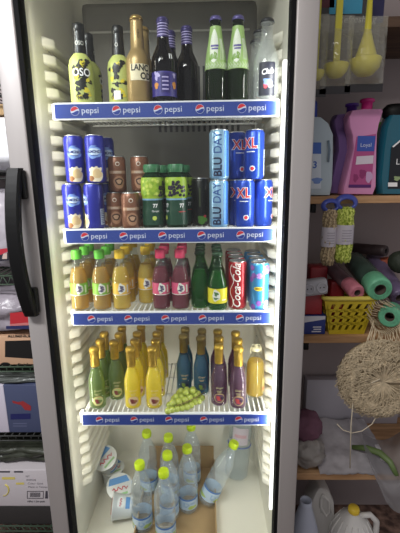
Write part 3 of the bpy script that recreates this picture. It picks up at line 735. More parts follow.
# grapes
gz = Z4
gb = thing('grape_bunch', 'bunch of loose green grapes lying on the lowest wire shelf beside plum bottles', 'fruit', None, tuple(on(186, 404, Z4)))
base = Vector(gb.location)
grm = P('grape_skin', (178,190,84), .3, coat=.3, noise_amt=.12, scale=60)
bmg = bmesh.new(); bmesh.ops.create_uvsphere(bmg, u_segments=14, v_segments=9, radius=.0104)
for v in bmg.verts: v.co.z *= 1.06
mb = MB(); mb.bm(bmg, 0, True); gp = None
rr = random.Random(4); pos=[]
spots=[(172,410,0),(177,409,0),(182,408,0),(187,407,0),(191,405,0),(175,404,0),(180,403,0),(185,402,0),(190,400,0),(195,402,0),(199,401,0),(194,397,0),(199,396,0),(188,396,0),(183,398,0),(178,399,0),(202,398,0),(173,407,1),(179,406,1),(185,404,1),(190,402,1),(196,399,1),(182,401,1),(187,399,1),(192,398,1),(198,398,1),(168,411,0),(186,401,2),(193,399,2),(179,393,0),(184.5,392,0),(190,391.5,0),(196,391,0),(174,398.5,0),(169.5,405,0),(181,395,1),(187,394,1),(193,393.5,1),(176,401,1)]
for px, py, lv in spots:
    q = on(px, py, Z4+.0098)
    q.z += lv*.0145
    if gp is None: gp = mb.build('grape', grm, gb); o = gp
    else: o = gp.copy(); C.objects.link(o); o.parent = gb
    o.location = q-base; o.rotation_euler = (rr.random()*3, rr.random()*3, rr.random()*3)
mb = MB(); a = on(205, 392, Z4+.02)-base
mb.tube([on(176,406,Z4+.022)-base, on(184,403,Z4+.03)-base, on(193,399,Z4+.03)-base, a], .0016, 6)
for px, py in ((180,404),(186,401),(190,400),(196,398)): mb.tube([on(px,py,Z4+.028)-base, on(px+2,py+3,Z4+.014)-base], .001, 5)
mb.build('stem', P('grape_stem', (130,120,60), .6), gb)

# --- cavity floor: tray, water bottles, yoghurt cups
Z5 = Zf
card = P('cardboard', (176,146,104), .8, noise_amt=.1, scale=20)
ty0, ty1 = .02, .385
tx0 = xat(133, ty0, Z5+.045); tx1 = xat(217, ty0, Z5+.045)
t = thing('cardboard_tray', 'shallow brown cardboard tray holding the small water bottles on fridge floor', 'tray', None, (0,0,0))
mb = MB(); mb.box(tx0, tx1, ty0, ty1, Z5+.0005, Z5+.0045); mb.build('tray_base', card, t)
for (a,b,c,d) in ((tx0,tx0+.004,ty0,ty1),(tx1-.004,tx1,ty0,ty1),(tx0+.004,tx1-.004,ty0,ty0+.004),(tx0+.004,tx1-.004,ty1-.004,ty1)):
    mb = MB(); mb.box(a,b,c,d,Z5+.0045,Z5+(.045 if b-a<.01 or c<.1 else .11)); mb.build('tray_side', card, t)
Hw, rw = .27, .0365
PW = bottle_prof(Hw, [(0,.02),(.018,.015),(.027,0),(.034,.03),(.0365,.06),(.0365,.08),(.0345,.09),(.0345,.27),(.0365,.285),(.0365,.40),(.0335,.42),(.0335,.44),(.0365,.46),(.0365,.51),(.0335,.53),(.0335,.55),(.0362,.57),(.0355,.63),(.032,.70),(.025,.78),(.0165,.85),(.0135,.88),(.0135,.91),(.016,.915),(.016,.925),(0,.925)])
petw = clear('water_pet', (248,251,253), 1., haze=.11, hazecol=(236,240,242), blend=.6, bump=.3, scale=60)
limecap = P('cap_lime', (196,222,30), .4)
t = empty('water_bottle')
mb = MB(); mb.lathe(PW, 28); mb.build('bottle_body', petw, t)
mb = MB(); mb.lathe(inset(PW, .0013, Hw*.845), 22); mb.build('water', clear('water_fill', (250,252,254), .6, haze=.07, hazecol=(222,232,236), blend=.2), t)
mb = MB(); fn=surf(PW,.0007); mb.rect(fn, -.0365*PI, .0365*PI, Hw*.095, Hw*.265, 0, 30); f2=surf(PW,.0012); f3=surf(PW,.0016)
mb.rect(f2, -.0365*PI, .0365*PI, Hw*.242, Hw*.265, 1, 30, 1); mb.blob(f2, -.012, Hw*.18, .012, .010, 2, .15, 1); mb.blob(f3, -.012, Hw*.185, .006, .006, 0, .2, 2); mb.blob(f2, .012, Hw*.135, .018, .007, 3, .15, 2); mb.rect(f2, .004, .022, Hw*.18, Hw*.21, 2)
mb.blob(f2, .05, Hw*.175, .015, .012, 2, .1, 1); mb.blob(f2, -.06, Hw*.135, .02, .007, 3, .1, 1)
mb.build('label', [P('w_pale', (196,214,230), .4), P('w_blue', (70,120,190), .4), P('w_mid', (160,190,220), .4), P('w_green', (186,206,120), .4)], t)
mb = MB(); mb.lathe([(0,Hw*.92),(.0172,Hw*.92),(.0172,Hw*.92),(.0172,Hw*.985),(.0155,Hw),(.0155,Hw),(0,Hw)], 24)
for i in range(24):
    a=2*PI*i/24; mb.tube([spin_pt(.0173,a,Hw*.925), spin_pt(.0173,a,Hw*.98)], .0006, 4)
mb.build('cap', limecap, t)
gw = 'small water bottles in the cardboard tray'; zb5 = Z5+.005
for px, py, rz, lab in ((139.5,462,.2,'lime capped water bottle at the front left corner of the cardboard tray'),
        (163.5,470,.6,'lime capped water bottle at the front middle, closest to the viewer'),
        (167.3,452.5,-.3,'lime capped water bottle directly behind the front middle one'),
        (187,446,.1,'lime capped water bottle right of middle with full label showing'),
        (168.3,435,.5,'lime capped water bottle deep in middle of tray, third from front'),
        (146.5,431,1.,'lime capped water bottle at back left of the tray'),
        (191,424,-.6,'lime capped water bottle farthest back, its cap just under the price strip')):
    q = on(px, py, zb5+Hw); place(t, (q.x, q.y, zb5), rz, lab, 'bottle', gw)
q = on(206, 497, zb5+.03); q.z = zb5+.012
place(t, q, .5, 'lime capped water bottle tilted to the right against the large bottle', 'bottle', gw, tilt=(.40,.05,.9))
# large bottle
Hl=.335; PL = bottle_prof(Hl, [(0,.015),(.03,.012),(.04,0),(.047,.03),(.049,.08),(.047,.14),(.049,.2),(.047,.27),(.049,.3),(.047,.33),(.046,.42),(.046,.44),(.047,.5),(.047,.68),(.044,.76),(.03,.86),(.016,.92),(.014,.96),(.017,.962),(.017,1),(0,1)])
q = on(236, 476, Z5); q.z = Z5+.006
t = empty('large_water_bottle')
mb = MB(); mb.lathe(PL, 30); mb.build('bottle_body', petw, t)
mb = MB(); mb.lathe(inset(PL, .0013, Hl*.8), 24); mb.build('water', MATS['water_fill'], t)
mb = MB(); fn=surf(PL,.0007); mb.rect(fn, -.04, .03, Hl*.47, Hl*.68, 0, 16); mb.rect(surf(PL,.0012), -.03, .02, Hl*.56, Hl*.6, 1, 8); mb.build('label', [P('lw_pale', (206,196,206), .4), P('lw_pink', (210,170,180), .4)], t)
mb = MB(); mb.tube([spin_pt(.0475, 2*PI*i/28, Hl*.43) for i in range(28)], .0016, 6, closed=True); mb.build('blue_ring', P('ring_blue', (50,90,190), .4), t)
mb = MB(); mb.lathe([(0,Hl*.97),(.0185,Hl*.97),(.0185,Hl*.97),(.0185,Hl*1.03),(0,Hl*1.03)], 22); mb.build('cap', P('cap_blue', (60,100,190), .4), t)
place(t, q, 0, 'large clear water bottle with blue ring leaning at the right wall of fridge', 'bottle', None, tilt=(.10,.12,1))
# yoghurt cups
t = empty('yoghurt_cup')
Hy=.075; PY=[(0,.003),(.03,.003),(.033,0),(.036,.01),(.044,Hy-.006),(.0475,Hy-.004),(.0475,Hy),(.0475,Hy),(.044,Hy+.0006),(0,Hy+.0006)]
mb = MB(); mb.lathe(PY[:7], 28); fn=surf([(.036,.01),(.044,Hy-.006)],.0007)
mb.blob(fn, 0, Hy*.6, .02, .014, 1, .1, 1); mb.rect(fn, -.022, .024, Hy*.18, Hy*.38, 2, 10); mb.text('Activia', .014, surf([(.036,.01),(.044,Hy-.006)],.0012), 0, Hy*.62, 3, shear=.2, bold=.02) if False else mb.tube([surf([(.036,.01),(.044,Hy-.006)],.0012)(-.014+.0028*i, Hy*.62+.004*math.sin(i*1.9)) for i in range(11)], .0013, 5, 3)
mb.build('cup_body', [P('cup_white', (216,220,222), .4), P('cup_pale', (226,230,232), .4), P('cup_blue', (100,150,206), .4), P('cup_red', (200,60,80), .4)], t)
mb = MB(); mb.lathe([(.0478,Hy-.003),(.0482,Hy),(.0482,Hy),(.044,Hy+.001),(0,Hy+.001)], 28); fl=lambda u,v:(u,v,Hy+.0016)
mb.add([fl(-.04,.008),fl(.04,.008),fl(.032,.032),fl(-.032,.032)],[[0,1,2,3]],1); mb.tube([(-.028+.0056*i, -.01+.007*math.sin(i*1.9), Hy+.002) for i in range(11)], .002, 5, 2); mb.rect(fl, -.025,.025,-.034,-.026, 3, 1, 1)
mb.build('foil_lid', [P('lid_white', (220,222,222), .35, metal=.2), P('cup_blue', (100,150,206)), P('cup_red', (200,60,80)), P('lid_green', (150,190,140), .4)], t)
gy='yoghurt cups left of the water bottles'
ya=at(124,506,.12); 
place(t, (xat(113,.29,Z5), .30, Z5+.001), .3, 'white cup at the bottom of the yoghurt pile by the left wall', 'yoghurt cup', gy)
place(t, (xat(108.5,.27,Z5+.1), .285, Z5+.096), .9, 'white yoghurt cup on top of the pile with its lid tilted forward', 'yoghurt cup', gy, tilt=(-.1,-.55,1))
place(t, (xat(119,.215,Z5+.03), .215, Z5+.028), .4, 'white yoghurt cup with blue and red lid in middle of the pile', 'yoghurt cup', gy, tilt=(.2,-.5,1))
q=at(136,504,.125); 
place(t, (q.x-.012, .135, Z5+.049), 1.2, 'white yoghurt cup lying on its side, lowest front of the pile', 'yoghurt cup', gy, tilt=(-1,-.12,.12))

exec_right = True
# ------------------------------------------------------------------ right: wooden shelves and goods
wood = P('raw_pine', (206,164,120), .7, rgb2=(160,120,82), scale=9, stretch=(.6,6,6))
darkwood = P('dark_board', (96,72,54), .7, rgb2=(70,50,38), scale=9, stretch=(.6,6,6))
XR0, XR1 = .372, 1.05
YS, YW = .2, .548
def board(zpx0, zpx1, mt, lab, x0=XR0, YS=YS):
    z1, z0 = at(350, zpx0, YS).z, at(350, zpx1, YS).z
    mb = MB(); mb.box(x0, XR1, YS, YW, z0, z1, 0, .002); o = mb.build('wooden_shelf', mt); tag(o, lab, 'shelf', 'wooden wall shelves right of the fridge'); return z1
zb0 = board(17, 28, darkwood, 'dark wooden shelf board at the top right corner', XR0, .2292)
zb1 = board(196.5, 203.5, wood, 'pine shelf board carrying the pink detergent bottle')
zb2 = board(336, 343, wood, 'pine shelf board under the yellow basket')
zb3 = board(473.5, 480, wood, 'lowest pine shelf board with papers, above the white jugs')
# small black brackets
gbk='black brackets under the wooden shelves'
for px, py, z1, lab in ((312, 208, zb1, 'small black bracket under the pine board with detergent'), (305, 345, zb2, 'small black bracket under the basket board')):
    x = xat(px, .225, z1-.04); zt = z1-(.0205 if z1==zb1 else .0235)
    mb = MB(); mb.box(x-.008, x+.008, .205, .245, zt-.03, zt-.003, 0, .002); mb.box(x-.003, x+.003, .245, .4, zt-.012, zt-.003); o=mb.build('shelf_bracket', blackgloss); tag(o, lab, 'bracket', gbk)
def slab_bottle(name, outline, th, mat, parent, loc=None, sub=True):
    """flat-sided moulded bottle: outline in x,z given counter-clockwise, rounded across its depth"""
    mb = MB(); n=len(outline); cx=sum(p[0] for p in outline)/n; cz=sum(p[1] for p in outline)/n
    lay=[(-th, .72), (-th*.92, .86), (-th*.6, .97), (0, 1.), (th*.6, .97), (th*.92, .86), (th, .72)]
    vs=[]; fs=[]
    for y, k in lay:
        for x, z in outline: 
            vs.append((cx+(x-cx)*(1-(1-k)*.45), y, cz+(z-cz)*(1-(1-k)*.12)))
    for j in range(len(lay)-1):
        for i in range(n):
            q=(i+1)%n; fs.append([j*n+i, j*n+q, (j+1)*n+q, (j+1)*n+i])
    fs.append(list(range(n))); fs.append([(len(lay)-1)*n+i for i in range(n)][::-1])
    mb.add(vs, fs, 0, True)
    o = mb.build(name, mat, parent)
    md = o.modifiers.new('soft', 'BEVEL'); md.width=.002; md.segments=2; md.limit_method='ANGLE'; md.angle_limit=1.
    return o
def pxs(pts, y, o):
    """pixel outline -> local x,z at depth y"""
    return [(at(a,b,y).x-o[0], at(a,b,y).z-o[2]) for a,b in pts]
Yd=.285
pinkm = P('pink_plastic', (222,150,196), .35); purplem = P('purple_plastic', (140,110,170), .4); magenta=P('magenta_cap', (206,40,130), .35)
pink_out=[(339,195),(370,195.5),(373,188),(373.5,150),(374,135),(376,125),(380,113),(379,111),(360,111),(348,112.5),(345,118),(346,128),(349,137),(350,150),(345,170),(340,188)]
def detergent(lab, dx, dy, mt, capm, withlabel, rz=0.):
    o=(at(357,195,Yd).x+dx, Yd+dy, zb1+.0008)
    t=thing('detergent_bottle', lab, 'bottle', 'detergent bottles on the pine shelf', o, rz)
    ol=pxs(pink_out, Yd, (at(357,195,Yd).x,0,0)); zmin=min(z for x,z in ol); ol=[(x,(z-zmin)) for x,z in ol]
    slab_bottle('bottle_body', ol, .03, mt, t)
    ztop=max(z for x,z in ol); xc=at(367,105,Yd).x-at(357,195,Yd).x
    mb=MB(); mb.lathe([(0,ztop-.004),(.017,ztop-.004),(.017,ztop-.004),(.017,ztop+.022),(.0225,ztop+.024),(.0225,ztop+.031),(.02,ztop+.033),(0,ztop+.033)],22,M=Matrix.Translation((xc,0,0))); mb.build('cap', capm, t)
    if withlabel:
        fn=lambda u,v: (at(u,v,Yd).x-at(357,195,Yd).x, -.0312, at(u,v,Yd).z-at(357,195,Yd).z)
        def quad(mb,p,mi,off=0): mb.add([tuple(Vector(fn(*q))+Vector((0,-off,0))) for q in p],[[0,1,2,3]],mi)
        mb=MB(); quad(mb,[(345,187),(367,187),(372,135),(353,138)],0); quad(mb,[(353,152),(370,152),(371.5,137),(354,137)],1,.0006); quad(mb,[(345,187.5),(367,187.5),(367.2,184.5),(345.4,184.5)],2,.0006)
        quad(mb,[(352,165),(369,164),(369.6,156),(353,157)],3,.0006)
        ux=Vector((1,0,0)); mb.text('Loyal', .017, flat(Vector(fn(362,146))+Vector((0,-.0012,0)),(1,0,0),(0,0,1)), 0,0,4,slice_=.05)
        mb.blob(lambda u,v: Vector(fn(365,177))+Vector((u,-.0009,v)), 0,0,.011,.018,5,.1,1); mb.blob(lambda u,v: Vector(fn(352,178))+Vector((u,-.0011,v)), 0,0,.008,.013,6,.15,1)
        mb.blob(lambda u,v: Vector(fn(359,174))+Vector((u,-.0007,v)), 0,0,.012,.014,6,.15,1)
        mb.build('label',[P('det_rose',(186,80,140),.4),P('det_blue',(60,90,180),.4),P('det_purple',(90,30,110),.4),P('det_pale',(226,214,226),.4),P('det_text',(220,226,240),.4),P('det_lilac',(210,170,210),.4),P('det_deep',(150,50,110),.4)],t)
    return t
detergent('pink detergent bottle with magenta cap standing on the pine shelf', 0, 0, pinkm, magenta, True)
detergent('purple detergent bottle mostly hidden behind the pink detergent bottle', -.021, .075, purplem, P('violet_cap2',(90,50,150),.35), False)
# blue-white detergent with handle
o=(at(316,195,Yd).x, Yd, zb1+.0008)
t=thing('softener_bottle','pale blue bottle with blue cap beside the fridge on the pine shelf','bottle','detergent bottles on the pine shelf',o)
ol=pxs([(296,195),(328,195),(330,185),(331,160),(331,135),(326,124),(318,118),(300,117),(294,124),(292,140),(293,180)],Yd,(o[0],0,0)); zm=min(z for x,z in ol); ol=[(x,z-zm) for x,z in ol]
slab_bottle('bottle_body', ol, .034, P('pale_blue_plastic',(178,192,200),.35), t)
zt=max(z for x,z in ol); xc=at(311,110,Yd).x-o[0]
mb=MB(); mb.lathe([(0,zt-.004),(.02,zt-.004),(.02,zt-.004),(.019,zt+.04),(.016,zt+.048),(0,zt+.048)],22,M=Matrix.Translation((xc,0,0))); mb.build('cap',P('cap_royal',(30,60,160),.35),t)
def fl(px,py): 
    q=at(px,py,Yd); q0=at(316,195,Yd); return Vector((q.x-q0.x,-.0355,q.z-q0.z))
mb=MB(); mb.rect(lambda u,v: fl(u,v), 300,318,188,143,0,1,1); mb.rect(lambda u,v: fl(u,v)+Vector((0,-.0006,0)),300,318,154,143,1,1,1); mb.text('3', .03, flat(fl(312,165)+Vector((0,-.0008,0)),(1,0,0),(0,0,1)),0,0,1,bold=.02,slice_=.05); mb.blob(lambda u,v: fl(314,180)+Vector((u,-.0007,v)),0,0,.016,.01,2,.15)
mb.build('label',[P('soft_pale',(206,214,224),.4),P('soft_blue',(60,100,180),.4),P('soft_mid',(110,140,200),.4)],t)
mb=MB(); mb.tube([fl(325,162)+Vector((0,-.001,0)),fl(326,150)+Vector((0,-.001,0)),fl(325,141)+Vector((0,-.001,0))],[.006,.007,.006],8,flat=.3); mb.build('handle_recess',P('recess_shade',(110,128,142),.5),t)  # darker blue laid on the face as painted shade of the recess
# green pack and teal bottle
o=(at(381,195,.36).x,.38,zb1+.0008)
t=MB(); zz=at(381,122,.38).z-o[2]
t.grid(lambda a,b:(-.03+.06*a,.012*math.sin(a*PI)*math.sin(b*PI)*-1,zz*b),6,8,0); t.grid(lambda a,b:(.03-.06*a,.012*math.sin(a*PI)*math.sin(b*PI),zz*b),6,8,0); t.blob(lambda u,v:(u,-.0135,v),.0,zz*.72,.018,.03,1,.2,1)
o_=t.build('green_pouch',[P('pouch_green',(90,140,40),.4),P('pouch_yellow',(200,180,40),.4)],None,o); tag(o_,'green and yellow pouch standing between pink and teal bottles','pouch')
o=(at(398,196,Yd).x, Yd, zb1+.0008)
t=thing('soap_bottle','teal soap bottle with black cap and dark label at right edge','bottle','detergent bottles on the pine shelf',o)
tealm=liquid('teal_soap',(16,84,104),.3,(60,150,170))
ol=pxs([(376,196),(420,196),(423,188),(423,150),(421,130),(412,118),(386,118),(381,130),(378,150),(375,180)],Yd,(o[0],0,0)); zm=min(z for x,z in ol); ol=[(x,z-zm) for x,z in ol]
slab_bottle('bottle_body', ol, .034, P('teal_plastic',(20,96,116),.2,coat=.5), t)
zt=max(z for x,z in ol); xc=at(398,110,Yd).x-o[0]
mb=MB(); mb.lathe([(0,zt-.004),(.047,zt-.004),(.047,zt-.004),(.05,zt+.012),(.047,zt+.022),(.036,zt+.034),(0,zt+.036)],24,M=Matrix.Translation((xc,0,0)) @ Matrix.Diagonal((1,.65,1,1))); mb.build('cap',blackgloss,t)
q0=at(398,196,Yd)
def fl(px,py): q=at(px,py,Yd); return Vector((q.x-q0.x,-.0355,q.z-q0.z))
mb=MB(); mb.add([fl(386,150),fl(412,128),fl(418,132),fl(418,190),fl(383,190)],[[4,3,2,1,0]],0); mb.text('LOYAL',.026,flat(fl(399,164)+Vector((0,-.0007,0)),(1,0,0),(0,0,1)),0.012,0,1,slice_=.05)
mb.rect(lambda u,v: fl(u,v)+Vector((0,-.0005,0)),383,392,188,184,1,1,1); mb.blob(lambda u,v: fl(392,180)+Vector((u,-.0005,v)),0,0,.012,.007,2,.2,1); mb.blob(lambda u,v: fl(402,177)+Vector((u,-.0006,v)),0,0,.009,.006,3,.2,1)
mb.add([fl(387,149)+Vector((0,-.0006,0)),fl(388,150)+Vector((0,-.0006,0)),fl(413,129)+Vector((0,-.0006,0)),fl(412,128)+Vector((0,-.0006,0))],[[0,1,2,3]],1)
mb.build('label',[P('soap_black',(24,26,32),.35),white,P('soap_leaf',(150,170,120),.4),P('soap_pink',(200,120,170),.4)],t)

# bagged yellow goods hanging at top right
yp=P('yellow_plastic',(214,204,70),.4); film=clear('clear_film', (250,250,246),1.,haze=.16,hazecol=(214,212,200),blend=.45,rough=.18,bump=.6,scale=50)
Yb=.17
gbg='clear bagged yellow goods hanging from the top shelf'
def bagged(pxc, w, pyt, pyb, lab, kind):
    c=at(pxc,pyb,Yb); sc=1/ (F/((Yb+1.042)*.98))  # metres per pixel
    t=thing('bagged_ladle',lab,'household item',gbg,(c.x,Yb,c.z))
    hh=(pyb-pyt)*sc; R=w*.5*sc
    mb=MB(); z0=hh*.08
    bowl=[(0,z0),(R*.45,z0+R*.08),(R*.8,z0+R*.45),(R*.92,z0+R*.95),(R*.86,z0+R*1.0),(R*.72,z0+R*.55),(0,z0+R*.25)]
    mb.lathe(bowl,22); mb.build('bowl',yp,t)
    mb=MB()
    if kind: 
        mb.lathe([(R*.7,z0+R*.9),(R*.62,z0+R*1.1),(R*.36,z0+R*1.9),(R*.2,z0+R*2.5),(R*.14,hh+.09),(0,hh+.09)],18)
    else:
        mb.box(-R*.24,R*.24,-.004,.004,z0+R*.5,hh+.09,0,.002)
    mb.build('stem',yp,t)
    mb=MB(); W=R*1.15
    def side(s): 
        return lambda a,b:(-W+2*W*a, s*R*1.02*math.sin(PI*a)**.5*(max(0,math.sin(PI*min(1,b*1.25)))**.5*.98+.02)+.002*noise.noise((a*6,b*9,s*3)), hh*1.25*b-.01)
    mb.grid(side(-1),12,18); mb.grid(lambda a,b: side(1)(1-a,b),12,18); mb.build('clear_bag',film,t)
    mb=MB(); mb.box(-W,W,-.0012,.0012,-.03,-.008); mb.build('bag_seam',P('bag_seam_dark',(44,42,44),.35),t)
bagged(335,25,35,83,'yellow ladle shaped item in clear bag, middle of the hanging three',0)
bagged(364,31,35,81,'yellow wide bowl item with cone top in clear bag, rightmost hanging',1)
bagged(315,18,35,86,'yellow item in clear bag hanging half behind the fridge edge',0)
c=at(352,-12,.2)
mb=MB(); p0=at(318,50,.225); p1=at(383,-14,.225); mb.box(p0.x,p1.x,.222,.228,p0.z,p1.z,0)
q=at(357,19.5,.221); mb.text('Refreshing',.026,flat((q.x,.2212,q.z),(1,0,0),(0,0,1)),0,0,1,slice_=.2,shear=.2)
q=at(352,6,.2212); mb.rect(lambda u,v: Vector((q.x+u,.2214,q.z+v)),-.065,.03,-.02,.07,2,1,1); q2=at(324,3,.2212); mb.rect(lambda u,v: Vector((q2.x+u,.2214,q2.z+v)),-.02,.03,-.012,.06,3,1,1); q3=at(316.5,10,.2212); mb.rect(lambda u,v: Vector((q3.x+u,.2210,q3.z+v)),-.01,.012,-.02,.06,2,1,1)
mb.rect(lambda u,v: Vector((at(378,15,.2212).x+u,.2214,at(378,15,.2212).z+v)),-.02,.016,-.02,.06,4,1,1)
o=mb.build('header_card',[P('card_dark',(66,66,68),.5),P('card_text',(170,170,172),.5),P('card_cyan',(70,160,196),.4),P('card_maroon',(92,36,50),.4),P('card_navy',(40,40,80),.4)]); tag(o,'dark header card with blue patch and pale word above the yellow items','card')

# rope hanks hung from the pine board
Yr=.182
def rope(px, pyt, pyb, wpx, cols, lab):
    sc=(Yr+1.042)*.99/F; p=at(px,pyb,Yr); h=(pyb-pyt)*sc; r=wpx*.5*sc
    t=thing('rope_hank',lab,'rope','rope hanks hanging below the pine shelf',(p.x,Yr,p.z))
    mt,nt,out=newmat('rope_'+lab[:5]); b=nt.nodes.new('ShaderNodeBsdfPrincipled'); b.inputs['Roughness'].default_value=.8
    vo=nt.nodes.new('ShaderNodeTexNoise'); vo.inputs['Scale'].default_value=160; tc=nt.nodes.new('ShaderNodeTexCoord'); nt.links.new(tc.outputs['Object'],vo.inputs['Vector'])
    rp=nt.nodes.new('ShaderNodeValToRGB'); rp.color_ramp.elements[0].position=.42; rp.color_ramp.elements[1].position=.56
    rp.color_ramp.elements[0].color=(*lin(cols[0]),1); rp.color_ramp.elements[1].color=(*lin(cols[1]),1)
    nt.links.new(vo.outputs[0],rp.inputs[0]); nt.links.new(rp.outputs[0],b.inputs['Base Color']); nt.links.new(b.outputs[0],out.inputs[0])
    mb=MB()
    mb.lathe([(0,.002),(r*.5,0.003),(r*.8,h*.03),(r*.84,h*.2),(r*.78,h*.35),(r*.78,h*.6),(r*.84,h*.8),(r*.8,h*.96),(0,h*.98)],16)
    for k in range(9):
        a=2*PI*k/9
        mb.tube([spin_pt((r*.86+.002*math.sin(j*1.7+k))*(1 if 0<j<12 else .72), a+.10*j+.12*math.sin(j*.9+k), h*(.01+.97*j/12)) for j in range(13)], r*.24, 7)
    mb.build('rope_coil',mt,t)
    mb=MB(); mb.lathe([(r*1.13,h*.34),(r*1.15,h*.36),(r*1.15,h*.66),(r*1.13,h*.68)],22); 
    fn=surf([(r*1.15,h*.34),(r*1.15,h*.68)],.0006)
    for q in range(5): mb.rect(fn,-r*.6,r*.6,h*(.40+.045*q),h*(.41+.045*q),1,6,1)
    mb.build('paper_band',[P('band_white',(190,184,192),.5),P('band_grey',(130,124,136),.5)],t)
    mb=MB(); mb.tube([(r*1.15*math.cos(a_),-.002,h+r*.35+r*.8*math.sin(a_)) for a_ in [2*PI*i/22 for i in range(22)]],r*.46,8,closed=True,flat=.5); mb.build('hanger_loop',P('hanger_blue',(70,84,170),.4),t)
rope(327,207,265,13,((120,104,80),(186,166,130)),'beige rope hank with white band, left one under the shelf')
rope(342,205,262,16,((130,150,40),(206,216,110)),'lime green rope hank with white band, right one under the shelf')

# goods on the basket board
zz2=zb2+.0008
# basket
Yk=.215
a0=xat(329,Yk,zz2); a1=xat(364,Yk,zz2); tp=at(346,299,Yk-.01).z; t0=xat(320,Yk-.012,tp); t1=xat(372,Yk-.012,tp); hB=tp-zz2
t=thing('plastic_basket','yellow slotted plastic basket on the pine board, filled with rolls and packets','basket',None,((a0+a1)/2,Yk,zz2))
bw=(a1-a0)/2; tw=(t1-t0)/2; dB=.16
ybm=P('basket_yellow',(196,172,40),.4)
def wall_panel(p00,p10,p11,p01,th,ncol,nrow,slots=True):
    p00,p10,p11,p01=map(Vector,(p00,p10,p11,p01)); nr=(p10-p00).cross(p01-p00).normalized()*th
    def pt(u,v): return (p00*(1-u)+p10*u)*(1-v)+(p01*(1-u)+p11*u)*v
    mb=MB()
    def plate(uv): 
        f=[pt(*q) for q in uv]; b_=[q-nr for q in f]; n=len(f)
        mb.add(f+b_,[list(range(n)),[n+i for i in range(n)][::-1]]+[[i,n+i,n+(i+1)%n,(i+1)%n] for i in range(n)])
    if not slots: plate([(0,0),(1,0),(1,1),(0,1)]); return mb
    rows=[.12+.74*i/nrow for i in range(nrow+1)]
    plate([(0,0),(1,0),(1,rows[0]),(0,rows[0])]); plate([(0,rows[-1]),(1,rows[-1]),(1,1),(0,1)])
    for r_ in range(nrow):
        v0,v1=rows[r_],rows[r_+1]; e=(v1-v0)*.42
        if r_: plate([(0,v0-e/2),(1,v0-e/2),(1,v0+e/2),(0,v0+e/2)])
        plate([(0,v0),(.06,v0),(.06,v1),(0,v1)]); plate([(.94,v0),(1,v0),(1,v1),(.94,v1)])
        for k in range(ncol+1):
            u=.06+.88*k/ncol; sl=.035
            plate([(max(.0,u-.05-sl),v0),(min(1,u+.05-sl),v0),(min(1,u+.05+sl),v1),(max(0,u-.05+sl),v1)])
    return mb
F0,F1,F2,F3=(-bw,0,0),(bw,0,0),(tw,-.012,hB),(-tw,-.012,hB)
B0,B1,B2,B3=(-bw,dB,0),(bw,dB,0),(tw,dB+.012,hB),(-tw,dB+.012,hB)
for p in ((F0,F1,F2,F3),(B1,B0,B3,B2),(F1,B1,B2,F2),(B0,F0,F3,B3)): wall_panel(*p,.003,5,4).build('side_wall',ybm,t)
mb=MB(); mb.box(-bw,bw,0,dB,0,.003); mb.build('basket_floor',ybm,t)
mb=MB(); rim=[Vector(q) for q in (F3,F2,B2,B3)]
pts=[]
for i in range(4):
    a_,b_=rim[i],rim[(i+1)%4]
    for k in range(6): pts.append(a_*(1-k/6)+b_*(k/6)+Vector((0,0,.002)))
mb.tube(pts,.008,8,closed=True); mb.build('rim',P('basket_rim',(216,198,90),.4),t)
def roll(p0, p1, r, ri, mt, inner, lab, name='wrapped_roll', film_=None, grp='rolls of liner in and behind the basket'):
    p0,p1=Vector(p0),Vector(p1); L=(p1-p0).length
    o=thing(name,lab,'roll',grp,p0); o.rotation_mode='QUATERNION'; o.rotation_quaternion=Vector((0,0,1)).rotation_difference((p1-p0).normalized())
    fl_=film_ or mt; q_=min(.065,L*.4)
    mb=MB(); mb.lathe([(ri,.002),(r*.8,0),(r*.95,.003),(r,.012),(r*.99,q_),(r*.93,q_+.004)],26,0); mb.lathe([(r*.93,q_+.004),(r*.96,q_+.02),(r*.97,L*.7),(r*.95,L-.01),(r*.85,L),(ri,L)],26,1)
    for i in range(5): mb.tube([spin_pt(ri+(r*.92-ri)*(i+1)/6+.0006*math.sin(k*1.3+i), 2*PI*k/24, -.0003) for k in range(24)],.0009,4,closed=True)
    mb.build('wound_sheet',[mt,fl_],o)
    mb=MB(); mb.lathe([(ri,L),(ri,.001),(ri*.9,.001),(ri*.9,L)],18); mb.lathe([(ri*.9,L*.6),(0,L*.6)],18); mb.build('core',inner,o)
    return o
corem=P('core_brown',(70,56,48),.8)
roll(at(380.5,290,.185),at(354,261,.44),.041,.019,P('mint_sheet',(112,186,146),.5,noise_amt=.15,scale=40,bump=.3),corem,'thick mint green roll with open end, resting over basket rim',film_=P('film_green',(76,100,90),.25,noise_amt=.35,scale=18,bump=.3))
roll(at(357.5,293,.2),at(327,264,.43),.027,.011,P('pink_sheet',(214,130,146),.5,noise_amt=.15,scale=40,bump=.3),corem,'pink roll end poking out of the yellow basket',film_=P('film_rose',(140,116,126),.25,noise_amt=.35,scale=18,bump=.3))
roll(at(400,298,.27),at(373,257,.53),.033,.014,P('lilac_sheet',(122,108,140),.3,noise_amt=.3,scale=20,bump=.3),corem,'lilac purple roll at the right, behind the thick mint roll')
roll(at(386,251,.42),at(354,248,.53),.022,.009,P('dark_roll',(74,62,64),.5,noise_amt=.2),P('core_black',(20,18,18),.8),'dark brown roll with black end near the wall')
roll(at(389.5,317,.145),at(392,311,.23),.036,.015,P('mint_sheet2',(104,178,140),.5,noise_amt=.15,scale=40,bump=.3),corem,'small mint roll above the twine mat, wrapped in netting')
